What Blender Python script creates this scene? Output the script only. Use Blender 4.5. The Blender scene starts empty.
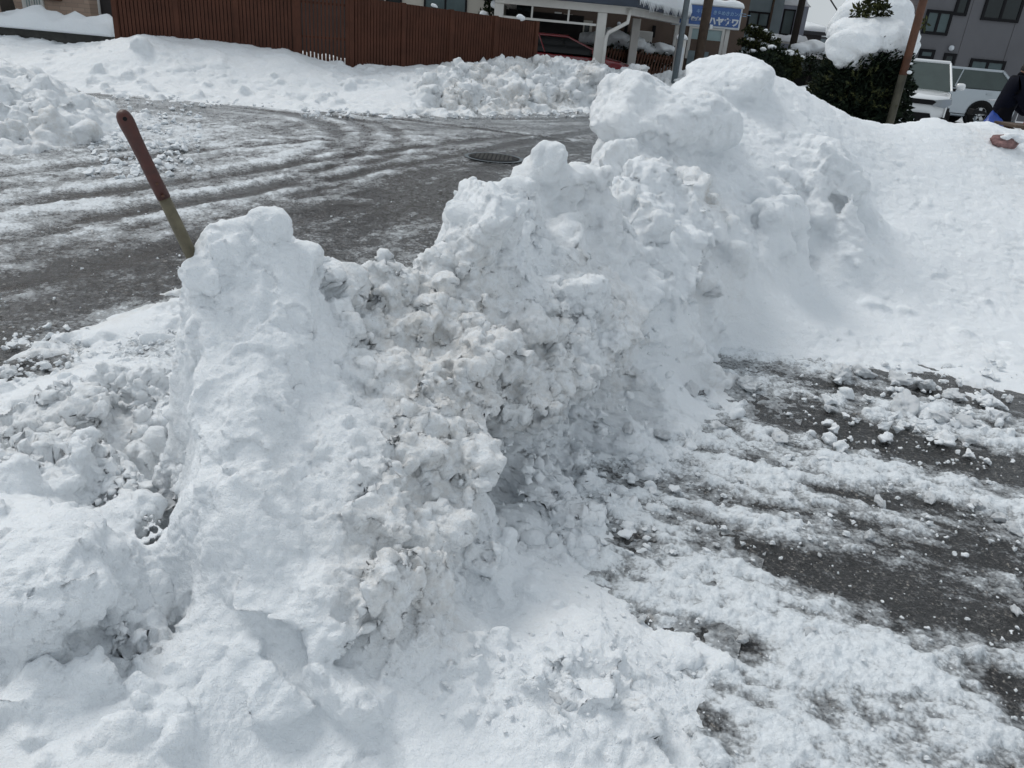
import bpy, bmesh, math, random, time
import numpy as np
from mathutils import Vector, Matrix
T0 = time.time()
random.seed(7)
rng = np.random.default_rng(11)
C = bpy.context.scene.collection
R = math.radians

# ------------------------------------------------------------------ camera measurements
CAM_H, FPX, PITCH, ROLL = 1.5, 770.0, R(24.75), R(5.2)
cF = np.array((0, math.cos(PITCH), -math.sin(PITCH)))
_U0 = np.array((0, math.sin(PITCH), math.cos(PITCH))); _R0 = np.array((1.0, 0, 0))
cR = math.cos(ROLL)*_R0 + math.sin(ROLL)*_U0
cU = -math.sin(ROLL)*_R0 + math.cos(ROLL)*_U0
def ray(px, py): return FPX*cF + (px-512)*cR - (py-384)*cU
def at(px, py, z=0.0):
    d = ray(px, py); t = (z-CAM_H)/d[2]; return (float(d[0]*t), float(d[1]*t), z)
def aty(px, py, Y):
    d = ray(px, py); t = Y/d[1]; return (float(d[0]*t), Y, float(CAM_H+d[2]*t))

# ------------------------------------------------------------------ scene tree helpers
def link(o, parent=None):
    C.objects.link(o)
    if parent is not None: o.parent = parent
    return o
def tag(o, label=None, cat=None, group=None, kind=None):
    if label: o['label'] = label
    if cat: o['category'] = cat
    if group: o['group'] = group
    if kind: o['kind'] = kind
    return o
def empty(name, loc=(0,0,0), rz=0.0, **k):
    o = bpy.data.objects.new(name, None); link(o); o.location = loc; o.rotation_euler = (0,0,rz)
    o.empty_display_size = .1
    return tag(o, **k)
def copy_tree(o, parent=None):
    c = o.copy(); C.objects.link(c); c.parent = parent
    for ch in list(o.children): copy_tree(ch, c)
    return c

class MB:
    """collects shapes, builds one mesh"""
    def __init__(s): s.v = []; s.f = []
    def add(s, V, F):
        n = len(s.v); s.v.extend([tuple(map(float, p)) for p in V]); s.f.extend([tuple(i+n for i in f) for f in F]); return s
    def box(s, x0, x1, y0, y1, z0, z1, M=None):
        V = [(x,y,z) for z in (z0,z1) for y in (y0,y1) for x in (x0,x1)]
        if M is not None: V = [tuple(M @ Vector(p)) for p in V]
        return s.add(V, [(0,2,3,1),(4,5,7,6),(0,1,5,4),(2,6,7,3),(0,4,6,2),(1,3,7,5)])
    def tube(s, P, r, n=10, cap=True):
        P = [Vector(p) for p in P]; rr = r if hasattr(r, '__len__') else [r]*len(P)
        V = []; F = []
        prev = None
        for i, p in enumerate(P):
            t = (P[min(i+1,len(P)-1)] - P[max(i-1,0)]).normalized()
            a = prev if prev is not None else (Vector((0,0,1)) if abs(t.z) < .9 else Vector((1,0,0)))
            b = t.cross(a).normalized(); a = b.cross(t).normalized(); prev = a
            for k in range(n):
                q = 2*math.pi*k/n; V.append(p + (a*math.cos(q) + b*math.sin(q))*rr[i])
        for i in range(len(P)-1):
            for k in range(n):
                F.append((i*n+k, i*n+(k+1)%n, (i+1)*n+(k+1)%n, (i+1)*n+k))
        if cap: F.append(tuple(range(n))[::-1]); F.append(tuple(range((len(P)-1)*n, len(P)*n)))
        return s.add(V, F)
    def prism(s, poly, axis, a0, a1):
        """poly: 2D outline; axis 'y': (x,z) outline extruded a0..a1 along y; 'x': (y,z); 'z': (x,y)"""
        def mk(p, a): return (p[0], a, p[1]) if axis == 'y' else ((a, p[0], p[1]) if axis == 'x' else (p[0], p[1], a))
        n = len(poly); V = [mk(p, a0) for p in poly] + [mk(p, a1) for p in poly]
        F = [tuple(range(n)), tuple(range(n, 2*n))[::-1]] + [(i, i+n, (i+1)%n+n, (i+1)%n) for i in range(n)]
        return s.add(V, F)
    def build(s, name, m, parent=None, bevel=0.0, smooth=False, seg=2):
        me = bpy.data.meshes.new(name); me.from_pydata(s.v, [], s.f)
        bm = bmesh.new(); bm.from_mesh(me)
        bmesh.ops.recalc_face_normals(bm, faces=bm.faces)
        if bevel > 0:
            es = [e for e in bm.edges if len(e.link_faces) == 2 and e.calc_face_angle(0) > .5]
            bmesh.ops.bevel(bm, geom=es, offset=bevel, segments=seg, affect='EDGES', profile=.5)
        bm.to_mesh(me); bm.free()
        if smooth:
            me.polygons.foreach_set('use_smooth', [True]*len(me.polygons))
        me.materials.append(m)
        o = bpy.data.objects.new(name, me); link(o, parent); return o

def mesh_np(name, V, F, m, parent=None, attrs=None, smooth=True):
    """fast mesh from numpy (F: (n,3) or (n,4))"""
    me = bpy.data.meshes.new(name)
    k = F.shape[1]
    me.vertices.add(len(V)); me.vertices.foreach_set('co', np.ascontiguousarray(V, np.float32).ravel())
    me.loops.add(F.size); me.loops.foreach_set('vertex_index', np.ascontiguousarray(F, np.int32).ravel())
    me.polygons.add(len(F)); me.polygons.foreach_set('loop_start', np.arange(0, F.size, k, dtype=np.int32))
    me.update(calc_edges=True); me.validate()
    if smooth: me.polygons.foreach_set('use_smooth', np.ones(len(me.polygons), bool))
    for a, val in (attrs or {}).items():
        at_ = me.attributes.new(a, 'FLOAT', 'POINT'); at_.data.foreach_set('value', np.ascontiguousarray(val, np.float32))
    me.materials.append(m)
    o = bpy.data.objects.new(name, me); link(o, parent); return o

# ------------------------------------------------------------------ numpy noise
_perm = rng.permutation(256).astype(np.int32); _perm = np.concatenate([_perm, _perm, _perm])
_g = rng.normal(size=(256, 3)).astype(np.float32); _g /= np.linalg.norm(_g, axis=1)[:, None]
_rj = rng.random((256, 3)).astype(np.float32)
def _hash(i, j, k): return _perm[_perm[_perm[i & 255] + (j & 255)] + (k & 255)]
def _perlin(P):
    i = np.floor(P).astype(np.int32); f = P - i; u = f*f*f*(f*(f*6-15)+10)
    out = 0
    for dx in (0,1):
        wx = u[:,0] if dx else 1-u[:,0]
        for dy in (0,1):
            wy = u[:,1] if dy else 1-u[:,1]
            for dz in (0,1):
                wz = u[:,2] if dz else 1-u[:,2]
                g = _g[_hash(i[:,0]+dx, i[:,1]+dy, i[:,2]+dz)]
                d = (f - np.array((dx,dy,dz), np.float32))
                out = out + wx*wy*wz*np.einsum('ij,ij->i', g, d)
    return out*1.6
def _worley(P):
    i = np.floor(P).astype(np.int32); f = P - i; best = np.full(len(P), 9.0, np.float32)
    for dx in (-1,0,1):
        for dy in (-1,0,1):
            for dz in (-1,0,1):
                q = _rj[_hash(i[:,0]+dx, i[:,1]+dy, i[:,2]+dz)] + np.array((dx,dy,dz), np.float32) - f
                best = np.minimum(best, np.einsum('ij,ij->i', q, q))
    return np.sqrt(best)
def _cells(P):
    """random value of the nearest cell: flat broken facets with steps between them"""
    i = np.floor(P).astype(np.int32); f = P - i; best = np.full(len(P), 9.0, np.float32); val = np.zeros(len(P), np.float32)
    for dx in (-1,0,1):
        for dy in (-1,0,1):
            for dz in (-1,0,1):
                h = _hash(i[:,0]+dx, i[:,1]+dy, i[:,2]+dz)
                r = _rj[h]; q = r + np.array((dx,dy,dz), np.float32) - f; d = np.einsum('ij,ij->i', q, q)
                # each facet is tilted its own way
                v = _rj[(h+97) & 255, 0]-.5 + np.einsum('ij,ij->i', _g[h], q)*.9
                m = d < best; best = np.where(m, d, best); val = np.where(m, v, val)
    return val
def _chunked(fn, P):
    P = np.asarray(P, np.float32); out = np.empty(len(P), np.float32)
    for a in range(0, len(P), 65536): out[a:a+65536] = fn(P[a:a+65536])
    return out
def perlin(P, scale=1.0, off=0.0): return _chunked(_perlin, np.asarray(P)/scale + off)
def worley(P, scale=1.0, off=0.0): return _chunked(_worley, np.asarray(P)/scale + off)
def cells(P, scale=1.0, off=0.0): return _chunked(_cells, np.asarray(P)/scale + off)
def fbm(P, scale, octs=4, off=0.0, gain=.5):
    r = 0; a = 1.0
    for o in range(octs): r = r + a*perlin(P, scale/2**o, off+o*7.3); a *= gain
    return r
def sstep(a, b, x): t = np.clip((x-a)/(b-a), 0, 1); return t*t*(3-2*t)

# ------------------------------------------------------------------ materials
def new_mat(name):
    m = bpy.data.materials.new(name); m.use_nodes = True; nt = m.node_tree; nt.nodes.clear()
    out = nt.nodes.new('ShaderNodeOutputMaterial'); b = nt.nodes.new('ShaderNodeBsdfPrincipled')
    nt.links.new(b.outputs[0], out.inputs[0]); return m, nt, b
def _n(nt, t, **k):
    n = nt.nodes.new(t)
    for a, v in k.items(): setattr(n, a, v)
    return n
def noise_node(nt, scale, detail=3, rough=.5, vec=None, kind='ShaderNodeTexNoise'):
    n = _n(nt, kind); n.inputs['Scale'].default_value = scale
    if 'Detail' in n.inputs: n.inputs['Detail'].default_value = detail
    if 'Roughness' in n.inputs: n.inputs['Roughness'].default_value = rough
    if vec is None:
        tc = _n(nt, 'ShaderNodeTexCoord'); vec = tc.outputs['Object']
    nt.links.new(vec, n.inputs['Vector']); return n
def ramp(nt, src, stops):
    r = _n(nt, 'ShaderNodeValToRGB'); cr = r.color_ramp
    while len(cr.elements) < len(stops): cr.elements.new(.5)
    for e, (p, c) in zip(cr.elements, stops):
        e.position = p; e.color = (*c, 1) if hasattr(c, '__len__') else (c, c, c, 1)
    nt.links.new(src, r.inputs[0]); return r.outputs[0]
def mixc(nt, fac, a, b, mode='MIX'):
    n = _n(nt, 'ShaderNodeMix', data_type='RGBA', blend_type=mode)
    for s, v in ((n.inputs[0], fac), (n.inputs[6], a), (n.inputs[7], b)):
        if isinstance(v, bpy.types.NodeSocket): nt.links.new(v, s)
        elif hasattr(v, '__len__'): s.default_value = (*v, 1)
        else: s.default_value = v
    return n.outputs[2]
def bump(nt, b, src, strength=.3, dist=.01, prev=None):
    n = _n(nt, 'ShaderNodeBump'); n.inputs['Strength'].default_value = strength; n.inputs['Distance'].default_value = dist
    nt.links.new(src, n.inputs['Height'])
    if prev is not None: nt.links.new(prev, n.inputs['Normal'])
    nt.links.new(n.outputs[0], b.inputs['Normal']); return n.outputs[0]
def mat(name, col, rough=.6, metal=0.0, var=.12, vscale=3.0, bmp=.0, bscale=60, col2=None, spec=.5, coat=0.0, trans=0.0):
    m, nt, b = new_mat(name)
    nz = noise_node(nt, vscale, 5, .6)
    c2 = col2 or tuple(max(0, c*(1-2.2*var)) for c in col)
    nt.links.new(ramp(nt, nz.outputs[0], [(.3, c2), (.7, tuple(col))]), b.inputs['Base Color'])
    b.inputs['Roughness'].default_value = rough; b.inputs['Metallic'].default_value = metal
    b.inputs['Specular IOR Level'].default_value = spec; b.inputs['Coat Weight'].default_value = coat
    b.inputs['Coat Roughness'].default_value = .05
    b.inputs['Transmission Weight'].default_value = trans
    if bmp: bump(nt, b, noise_node(nt, bscale, 4).outputs[0], bmp, .01)
    return m
SSS = 0.12
def snow_mat(name, fine=1.0, attr=True, base=(.85,.88,.905), dirtc=(.56,.52,.465)):
    m, nt, b = new_mat(name)
    nz = noise_node(nt, 2.2, 4, .55)
    col = mixc(nt, ramp(nt, nz.outputs[0], [(.35, 0.0), (.75, .28)]), base, (.74,.79,.83))
    if attr:
        a = _n(nt, 'ShaderNodeAttribute', attribute_name='dirt')
        n2 = noise_node(nt, 26, 5, .7)
        mm = _n(nt, 'ShaderNodeMath', operation='MULTIPLY')
        nt.links.new(a.outputs['Fac'], mm.inputs[0]); nt.links.new(ramp(nt, n2.outputs[0], [(.38, .15), (.62, 1.0)]), mm.inputs[1])
        col = mixc(nt, mm.outputs[0], col, dirtc)
        n4 = noise_node(nt, 150, 2, .5)      # scattered grit, only where the snow is dirty
        m4 = _n(nt, 'ShaderNodeMath', operation='MULTIPLY')
        nt.links.new(a.outputs['Fac'], m4.inputs[0]); nt.links.new(ramp(nt, n4.outputs[0], [(.66, 0.0), (.74, .9)]), m4.inputs[1])
        col = mixc(nt, m4.outputs[0], col, (.16,.135,.11))
    nt.links.new(col, b.inputs['Base Color'])
    b.inputs['Roughness'].default_value = .55; b.inputs['Specular IOR Level'].default_value = .35
    if SSS > 0:
        b.inputs['Subsurface Weight'].default_value = SSS; b.inputs['Subsurface Radius'].default_value = (.9,1.0,1.1)
        b.inputs['Subsurface Scale'].default_value = .012*max(1, fine)
    f1 = noise_node(nt, 210/fine, 3, .75); p = bump(nt, b, f1.outputs[0], .55, .005*fine)
    f2 = noise_node(nt, 62/fine, 4, .7); bump(nt, b, f2.outputs[0], .6, .014*fine, p)
    return m
M = {}
M['snow'] = snow_mat('snow')
M['snow_far'] = snow_mat('snow_far', 2.5)
M['snow_cap'] = snow_mat('snow_cap', 3.0, attr=False)
# ================================================================== SNOW
class Field:
    """height field through measured control points"""
    def __init__(s, pts, c=.06, smooth=0.0):
        P = np.array(pts, float); s.X = P[:, :2]; z = P[:, 2]
        D = np.linalg.norm(s.X[:, None]-s.X[None], axis=2); A = -np.sqrt(D*D+c*c); s.c = c
        n = len(z); K = np.zeros((n+3, n+3)); K[:n,:n] = A + np.eye(n)*smooth; K[:n,n] = 1; K[:n,n+1:] = s.X; K[n,:n] = 1; K[n+1:,:n] = s.X.T
        s.w = np.linalg.lstsq(K, np.concatenate([z, np.zeros(3)]), rcond=None)[0]
    def __call__(s, x, y):
        x = np.asarray(x, float); sh = x.shape; q = np.stack([x.ravel(), np.asarray(y, float).ravel()], 1)
        out = np.empty(len(q)); n = len(s.X)
        for a in range(0, len(q), 40000):
            D = np.linalg.norm(q[a:a+40000, None]-s.X[None], axis=2)
            out[a:a+40000] = -np.sqrt(D*D+s.c**2) @ s.w[:n] + s.w[n] + q[a:a+40000] @ s.w[n+1:]
        return out.reshape(sh)
def hit(px, py, H, r0=.9, r1=14):
    d = ray(px, py); d = d/np.linalg.norm(d); t = np.linspace(r0, r1, 1600)
    P = np.array((0, 0, CAM_H)) + t[:, None]*d; g = P[:, 2] - H(P[:, 0], P[:, 1])
    k = np.argmax(g < 0) if (g < 0).any() else len(t)-1
    return P[k], t[k]

_ico = {}
def ico(sub):
    if sub not in _ico:
        bm = bmesh.new(); bmesh.ops.create_icosphere(bm, subdivisions=sub, radius=1)
        _ico[sub] = (np.array([v.co[:] for v in bm.verts]), np.array([[v.index for v in f.verts] for f in bm.faces])); bm.free()
    return _ico[sub]
def lump(c, r, sub=4, ang=.5, squash=(1,1,1), seed=0, rough=.12, rot=None):
    """a broken piece of snow: a ball cut by random planes into a block, its faces roughened"""
    g = np.random.default_rng(seed); V, F = ico(sub); V = V.copy()
    for _ in range(int(7+9*ang)):
        n = g.normal(size=3); n /= np.linalg.norm(n); h = g.uniform(.38, .8) if ang > .3 else g.uniform(.6, .92)
        d = V @ n; over = np.maximum(d-h, 0); V -= np.outer(over*(.7+.3*ang), n)
    off = g.uniform(0, 90)
    V *= (1 + rough*(1.5-.7*ang)*fbm(V, .8, 4, off, .62)[:, None] + .13*ang*cells(V + .08*perlin(V, .4, off)[:, None], .55, off)[:, None])
    V *= np.array(squash)
    a, b = (g.uniform(0, 6.28), g.uniform(-.5, .5)) if rot is None else rot
    Rm = np.array(Matrix.Rotation(a, 3, 'Z') @ Matrix.Rotation(b, 3, 'X'))
    return (V @ Rm.T)*r + np.array(c), F
def remesh(parts, voxel):
    Vs, Fs, n = [], [], 0
    me = bpy.data.meshes.new('tmp')
    for V, F in parts: Vs.append(np.asarray(V)); Fs.extend((np.asarray(F)+n).tolist()); n += len(V)
    me.from_pydata(np.concatenate(Vs).tolist(), [], Fs)
    o = bpy.data.objects.new('tmp', me); C.objects.link(o)
    md = o.modifiers.new('r', 'REMESH'); md.mode = 'VOXEL'; md.voxel_size = voxel; md.adaptivity = 0
    dg = bpy.context.evaluated_depsgraph_get(); ev = o.evaluated_get(dg); m2 = ev.to_mesh()
    V = np.empty(len(m2.vertices)*3, np.float32); m2.vertices.foreach_get('co', V); V = V.reshape(-1, 3)
    F = np.empty(len(m2.loops), np.int32); m2.loops.foreach_get('vertex_index', F); F = F.reshape(-1, 4)
    ev.to_mesh_clear(); bpy.data.objects.remove(o); bpy.data.meshes.remove(me)
    return V, F
def vnormals(V, F):
    a, b, c, d = (V[F[:, i]] for i in range(4)) if F.shape[1] == 4 else (V[F[:, 0]], V[F[:, 1]], V[F[:, 2]], V[F[:, 0]])
    n = np.cross(c-a, d-b) if F.shape[1] == 4 else np.cross(b-a, c-a)
    N = np.zeros_like(V)
    for i in range(F.shape[1]):
        for k in range(3): N[:, k] += np.bincount(F[:, i], n[:, k], len(V)).astype(np.float32)
    return N/np.maximum(np.linalg.norm(N, axis=1), 1e-9)[:, None]
def solid(H, x0, x1, y0, y1, step, bottom=-.08, clip=None):
    nx, ny = int((x1-x0)/step)+1, int((y1-y0)/step)+1
    X, Y = np.meshgrid(np.linspace(x0, x1, nx), np.linspace(y0, y1, ny)); Z = H(X, Y)
    if clip is not None: Z = clip(X, Y, Z)
    Z = np.maximum(Z, bottom+.01)
    top = np.stack([X, Y, Z], -1).reshape(-1, 3); bot = top.copy(); bot[:, 2] = bottom
    V = np.concatenate([top, bot]); n = nx*ny
    i = np.arange(ny-1)[:, None]*nx + np.arange(nx-1)[None]; i = i.ravel()
    F = [np.stack([i, i+1, i+nx+1, i+nx], 1), np.stack([i, i+nx, i+nx+1, i+1], 1)+n]
    e = np.arange(nx-1); F.append(np.stack([e, e+n, e+n+1, e+1], 1)); e = e+(ny-1)*nx; F.append(np.stack([e, e+1, e+n+1, e+n], 1))
    e = np.arange(ny-1)*nx; F.append(np.stack([e, e+nx, e+n+nx, e+n], 1)); e = e+nx-1; F.append(np.stack([e, e+n, e+n+nx, e+nx], 1))
    return V, np.concatenate(F)
def relax(V, F, k=1, lam=.5):
    for _ in range(k):
        S = np.zeros_like(V); cnt = np.zeros(len(V), np.float32); m = F.shape[1]
        for i in range(m):
            a, b = F[:, i], F[:, (i+1) % m]
            for q in range(3):
                S[:, q] += np.bincount(a, V[b, q], len(V)).astype(np.float32) + np.bincount(b, V[a, q], len(V)).astype(np.float32)
            cnt += (np.bincount(a, minlength=len(V)) + np.bincount(b, minlength=len(V))).astype(np.float32)
        V = V + lam*(S/np.maximum(cnt, 1)[:, None] - V)
    return V
def gmask(P, spots, base):
    """blend base with values pinned at spots (x,y,z,radius,value)"""
    w = np.full(len(P), .35); s = base*.35
    for x, y, z, r, v in spots:
        k = np.exp(-np.sum((P-np.array((x, y, z)))**2, axis=1)/(r*r))*3; w += k; s = s + k*v
    return s/w
def detail(V, F, crumb, voxel, big=1.0):
    """displace along normals: swells everywhere, broken facets and clods where the snow is crumbly"""
    V = relax(V, F, 1)
    N = vnormals(V, F)
    c = np.asarray(crumb)
    V = V + N*(.036*big*fbm(V, .26*big, 4, 3.1)*(.12+.88*np.minimum(1, c*1.6)))[:, None]
    wob = np.stack([fbm(V, .06*big, 2, 11), fbm(V, .06*big, 2, 23), fbm(V, .06*big, 2, 31)], 1)*big
    k1 = cells(V + .022*wob, .15*big, 5)
    V = V + N*((.052*big*k1)*(.03+.97*c))[:, None]
    V = relax(V, F, 1)
    N = vnormals(V, F)
    k2 = cells(V + .012*wob, .07*big, 7); w1 = worley(V + .014*wob, .085*big, 15)
    V = V + N*((.026*big*k2 + .012*big*np.clip(.55-w1, -.3, .5))*(.06+.94*c))[:, None]
    if voxel < .03*big:
        N = vnormals(relax(V, F, 2), F)
        w2 = worley(V + .006*wob, .042*big, 17); sel = sstep(-.3, .3, perlin(V, .16*big, 41))
        V = V + N*((.022*big*np.clip(.55-w2, -.3, .6) + .010*big*cells(V + .006*wob, .034*big, 63))*(.05+.95*c)*(.3+.7*sel))[:, None]
    if voxel < .014*big:
        N = vnormals(relax(V, F, 2), F)
        w3 = worley(V + .003*wob, .020*big, 29); sel = sstep(-.35, .25, perlin(V, .10*big, 47))
        V = V + N*((.010*big*np.clip(.55-w3, -.3, .5) + .006*big*cells(V + .003*wob, .018*big, 67))*(.04+.96*c)*sel)[:, None]
    V = V + N*(.0022*big*fbm(V, .016*big, 2, 19))[:, None] if voxel < .009 else V
    # shallow pitting also on the smooth parts
    V = V + N*((.0045+.003*c)*big*np.minimum(fbm(V, .05*big, 3, 9)+.1, .15))[:, None]
    return V

# ---------------------------------------------------------------- the shovelled bank in front
ctl = []
def add(px, py, Y, back=None):
    p = aty(px, py, Y); ctl.append(p)
    if back:                                    # the hidden far side comes down to the road
        for k, zf in back: ctl.append((p[0]*k, p[1]*k, p[2]*zf if zf > 0 else zf-.0))
crest = [(188,262,2.0),(225,237,2.1),(265,216,2.15),(300,247,2.2),(330,272,2.3),(380,268,2.5),(430,266,2.65),
         (455,205,2.85),(480,190,3.0),(510,172,3.3),(540,160,3.6),(575,168,3.9)]
for q in crest: add(*q, back=[(1.13,.45),(1.3,-.03)])
for q in [(600,150,4.5),(606,112,4.9),(620,92,5.1),(655,88,5.4)]: add(*q, back=[(1.2,.5),(1.5,-.03)])
for q in [(690,76,5.7),(710,60,5.9),(735,52,6.0),(757,60,6.1),(765,72,6.15),(790,80,6.2),(815,97,6.3),(850,115,6.4),(890,126,6.5),(930,118,6.8),(990,122,7.0),(1040,140,7.0)]:
    add(*q, back=[(1.12,.75),(1.5,-.03)])
for q in [(188,300,1.93),(200,400,1.76),(265,300,1.95),(265,400,1.72),(330,350,1.98),(400,330,2.25),(400,400,1.95),(450,300,2.4),(475,340,2.25),(230,520,1.50),(300,520,1.47),(400,500,1.58),
          (460,470,1.80),(485,420,2.05),(193,470,1.60),(194,540,1.46),(196,600,1.36),(265,630,1.30),(350,640,1.30),(425,600,1.42),(300,740,1.14),(400,720,1.2),
          (520,300,2.62),(520,230,2.95),(565,240,3.15),(600,300,2.95),(560,370,2.58),(510,400,2.25),(490,452,2.06),(525,430,2.24),(560,409,2.42),(600,384,2.66),(640,352,2.98),(685,318,3.4),(610,340,2.95),(650,310,3.35),
          (600,200,3.7),(640,190,4.0),(640,250,3.55),(690,290,3.65),(700,250,3.95),(690,200,4.3),(650,150,4.6),(620,130,4.75),(700,150,4.9),(700,110,5.4),(760,150,5.1),(760,100,5.7),
          (740,225,4.35),(800,200,4.95),(785,245,4.55),(830,150,5.4),(860,172,5.15),(840,170,5.05),(848,196,4.92),(805,232,4.62),(770,242,4.48),(850,130,6.0)]: add(*q)
LIP = [aty(*q) for q in [(490,452,2.06),(525,430,2.24),(560,409,2.42),(600,384,2.66),(640,352,2.98),(685,318,3.4)]]
for i, p in enumerate(LIP): ctl.append((p[0]+.07, p[1]-.05, .03)); ctl.append((p[0]+.16, p[1]-.10, .03))
for x, y, z in [(540,560,.05),(700,357,.03)]: ctl.append(at(x, y, z))
# the smooth slope right of the mound
for x, y, z in [(720,345,.04),(760,350,.03),(800,353,.03),(900,360,.03),(1024,376,.03),(1100,380,.03)]: ctl.append(at(x, y, z))
for q in [(720,296,3.92),(770,312,4.06),(825,336,4.08),(800,285,4.5),(860,290,4.6),(888,188,5.65),(874,216,5.36),(838,248,5.0),(800,268,4.7),(950,300,4.7),(1050,310,4.75),(830,240,4.95),(900,230,5.2),(1000,240,5.3),(1080,240,5.4),(900,180,5.75),(960,170,6.05),(1040,190,6.1)]: add(*q)
# rubble left of and below the block
for x, y, z in [(0,385,.0),(-60,410,.0),(60,372,.02),(110,335,.04),(165,305,.08),(150,360,.18),(178,400,.16),(70,420,.16),(0,440,.17),(-80,470,.2),(120,450,.25),(172,470,.06),(176,500,.04),(179,560,.0),(182,600,.0),(60,500,.34),(0,520,.36),(100,520,.36),
                (-80,560,.35),(0,600,.36),(130,580,.30),(60,640,.27),(0,690,.27),(120,650,.22),(176,640,.10),(60,750,.24),(150,720,.25),(220,700,.20),(220,770,.16),(-60,760,.25),(-60,680,.3),
                (480,600,.10),(560,590,.05),(520,680,.14),(600,640,.12),(640,700,.07),(560,740,.12),(460,740,.10),(400,780,.10),(620,770,.05),(300,830,.10),(100,830,.25),(500,830,.07),(-60,860,.25),(640,830,.02)]: ctl.append(at(x, y, z))
for x, y in [(700,640),(760,760),(660,560),(700,470),(760,430),(760,390),(900,400),(1050,450),(1080,700),(800,840),(620,480)]: ctl.append(at(x, y, -.03))
for x, y in [(-2.6,3.2),(-2.2,3.6),(-1.7,3.3),(-1.1,3.4),(-.8,4.0),(-.5,5),(-3,2.4),(-3,1.2),(0,6),(.3,8),(2,.6),(3.2,2),(4.5,3)]: ctl.append((x, y, -.04))
HB_raw = Field(ctl, c=.05, smooth=.003)
def HB(x, y): return np.maximum(np.minimum(HB_raw(x, y), 1.56), -.6+.62*sstep(-.2, -.4, x)*sstep(2.35, 2.15, y))
_r = HB_raw(np.array([c[0] for c in ctl]), np.array([c[1] for c in ctl])); print('field max', round(float(HB_raw(*np.meshgrid(np.linspace(-3,5,300), np.linspace(.6,9,300))).max()), 2), 'fit', round(float(np.abs(_r-np.array([c[2] for c in ctl])).max()), 3))

chunks = []
def chunk(px, py, r, sub=4, lift=.3, **k):
    p, t = hit(px, py, HB); chunks.append(lump((p[0], p[1], p[2]+r*(lift-.3)), r, sub, **k))
# broken pieces seen along the ridge
chunk(234,250,.08,ang=.6,seed=1,lift=.1); chunk(266,228,.065,ang=.3,seed=2,lift=.35); chunk(210,270,.07,ang=.7,seed=3,lift=.15); chunk(300,262,.09,ang=.5,seed=4)
chunk(355,275,.10,ang=.5,seed=5); chunk(398,262,.08,ang=.8,seed=6,lift=.5); chunk(430,270,.10,ang=.6,seed=7); chunk(385,300,.12,ang=.5,seed=8)
chunk(487,228,.23,ang=1,seed=9,lift=.3,squash=(1.1,.9,.8)); chunk(470,245,.17,ang=1,seed=10); chunk(538,178,.14,ang=1,seed=12,squash=(1,.8,1.25),lift=.35); chunk(536,152,.07,ang=1,seed=121,squash=(1,.8,1.1),lift=.5); chunk(560,190,.13,ang=1,seed=122,lift=.3)
chunk(515,205,.16,ang=.8,seed=13); chunk(575,185,.15,ang=.7,seed=14); chunk(600,220,.17,ang=.7,seed=15); chunk(560,240,.16,ang=.6,seed=16)
chunk(620,165,.14,ang=.9,seed=17); chunk(655,190,.2,ang=.8,seed=18); chunk(690,200,.22,ang=.8,seed=19); chunk(640,235,.16,ang=.8,seed=20)
chunk(628,108,.27,ang=.3,seed=21,squash=(1.1,1,.8),rough=.10,lift=.2); chunk(672,112,.34,ang=.1,seed=22,squash=(1.3,1,.6),rough=.08,lift=.1)
chunk(735,72,.30,ang=.1,seed=23,squash=(1.25,1,.55),rough=.06,lift=.12); chunk(620,205,.12,ang=.9,seed=241,squash=(1,.7,1.4)); chunk(585,205,.1,ang=.9,seed=242)
# overhanging lip of the ridge
pass; pass; pass; pass
chunk(480,350,.15,ang=.8,seed=29); chunk(520,330,.14,ang=.8,seed=30); chunk(640,290,.14,ang=.7,seed=31); chunk(575,300,.14,ang=.8,seed=32); chunk(700,230,.18,ang=.9,seed=33)
chunk(770,225,.22,ang=.6,seed=34,lift=.2); chunk(815,215,.2,ang=.6,seed=35,lift=.3); chunk(845,190,.2,ang=.6,seed=36,lift=.3); chunk(775,250,.13,ang=.9,seed=37,lift=.4); chunk(835,165,.2,ang=.5,seed=38,lift=.1)
chunk(735,260,.15,ang=.7,seed=39); chunk(700,280,.12,ang=.7,seed=40)
def ledge(px, py, r, off, **k):
    p, t = hit(px, py, HB); chunks.append(lump((p[0]+off[0], p[1]+off[1], p[2]+off[2]), r, 4, **k))
# prow of the block, cut slabs
pass
pass
chunk(390,600,.11,ang=.8,seed=51); chunk(420,640,.07,ang=.7,seed=52)
chunk(345,690,.10,ang=.9,seed=53); chunk(275,690,.12,ang=.8,seed=54,lift=0)
# lower left
chunk(35,590,.16,ang=.3,seed=61,squash=(1,1,.7)); pass
chunk(90,690,.09,ang=.8,seed=63); chunk(30,700,.11,ang=.8,seed=64); chunk(118,640,.07,ang=.9,seed=65,squash=(.7,.7,1.2)); chunk(40,640,.10,ang=.6,seed=66)
chunk(95,420,.13,ang=.7,seed=67,squash=(1,1,.8)); chunk(150,400,.12,ang=.8,seed=68); chunk(60,400,.10,ang=.7,seed=69); chunk(25,440,.09,ang=.6,seed=70); chunk(120,385,.13,ang=.8,seed=71)
chunk(160,345,.12,ang=.6,seed=72); chunk(140,460,.09,ang=.6,seed=73); chunk(75,465,.09,ang=.6,seed=74); chunk(25,490,.1,ang=.6,seed=75)
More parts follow.
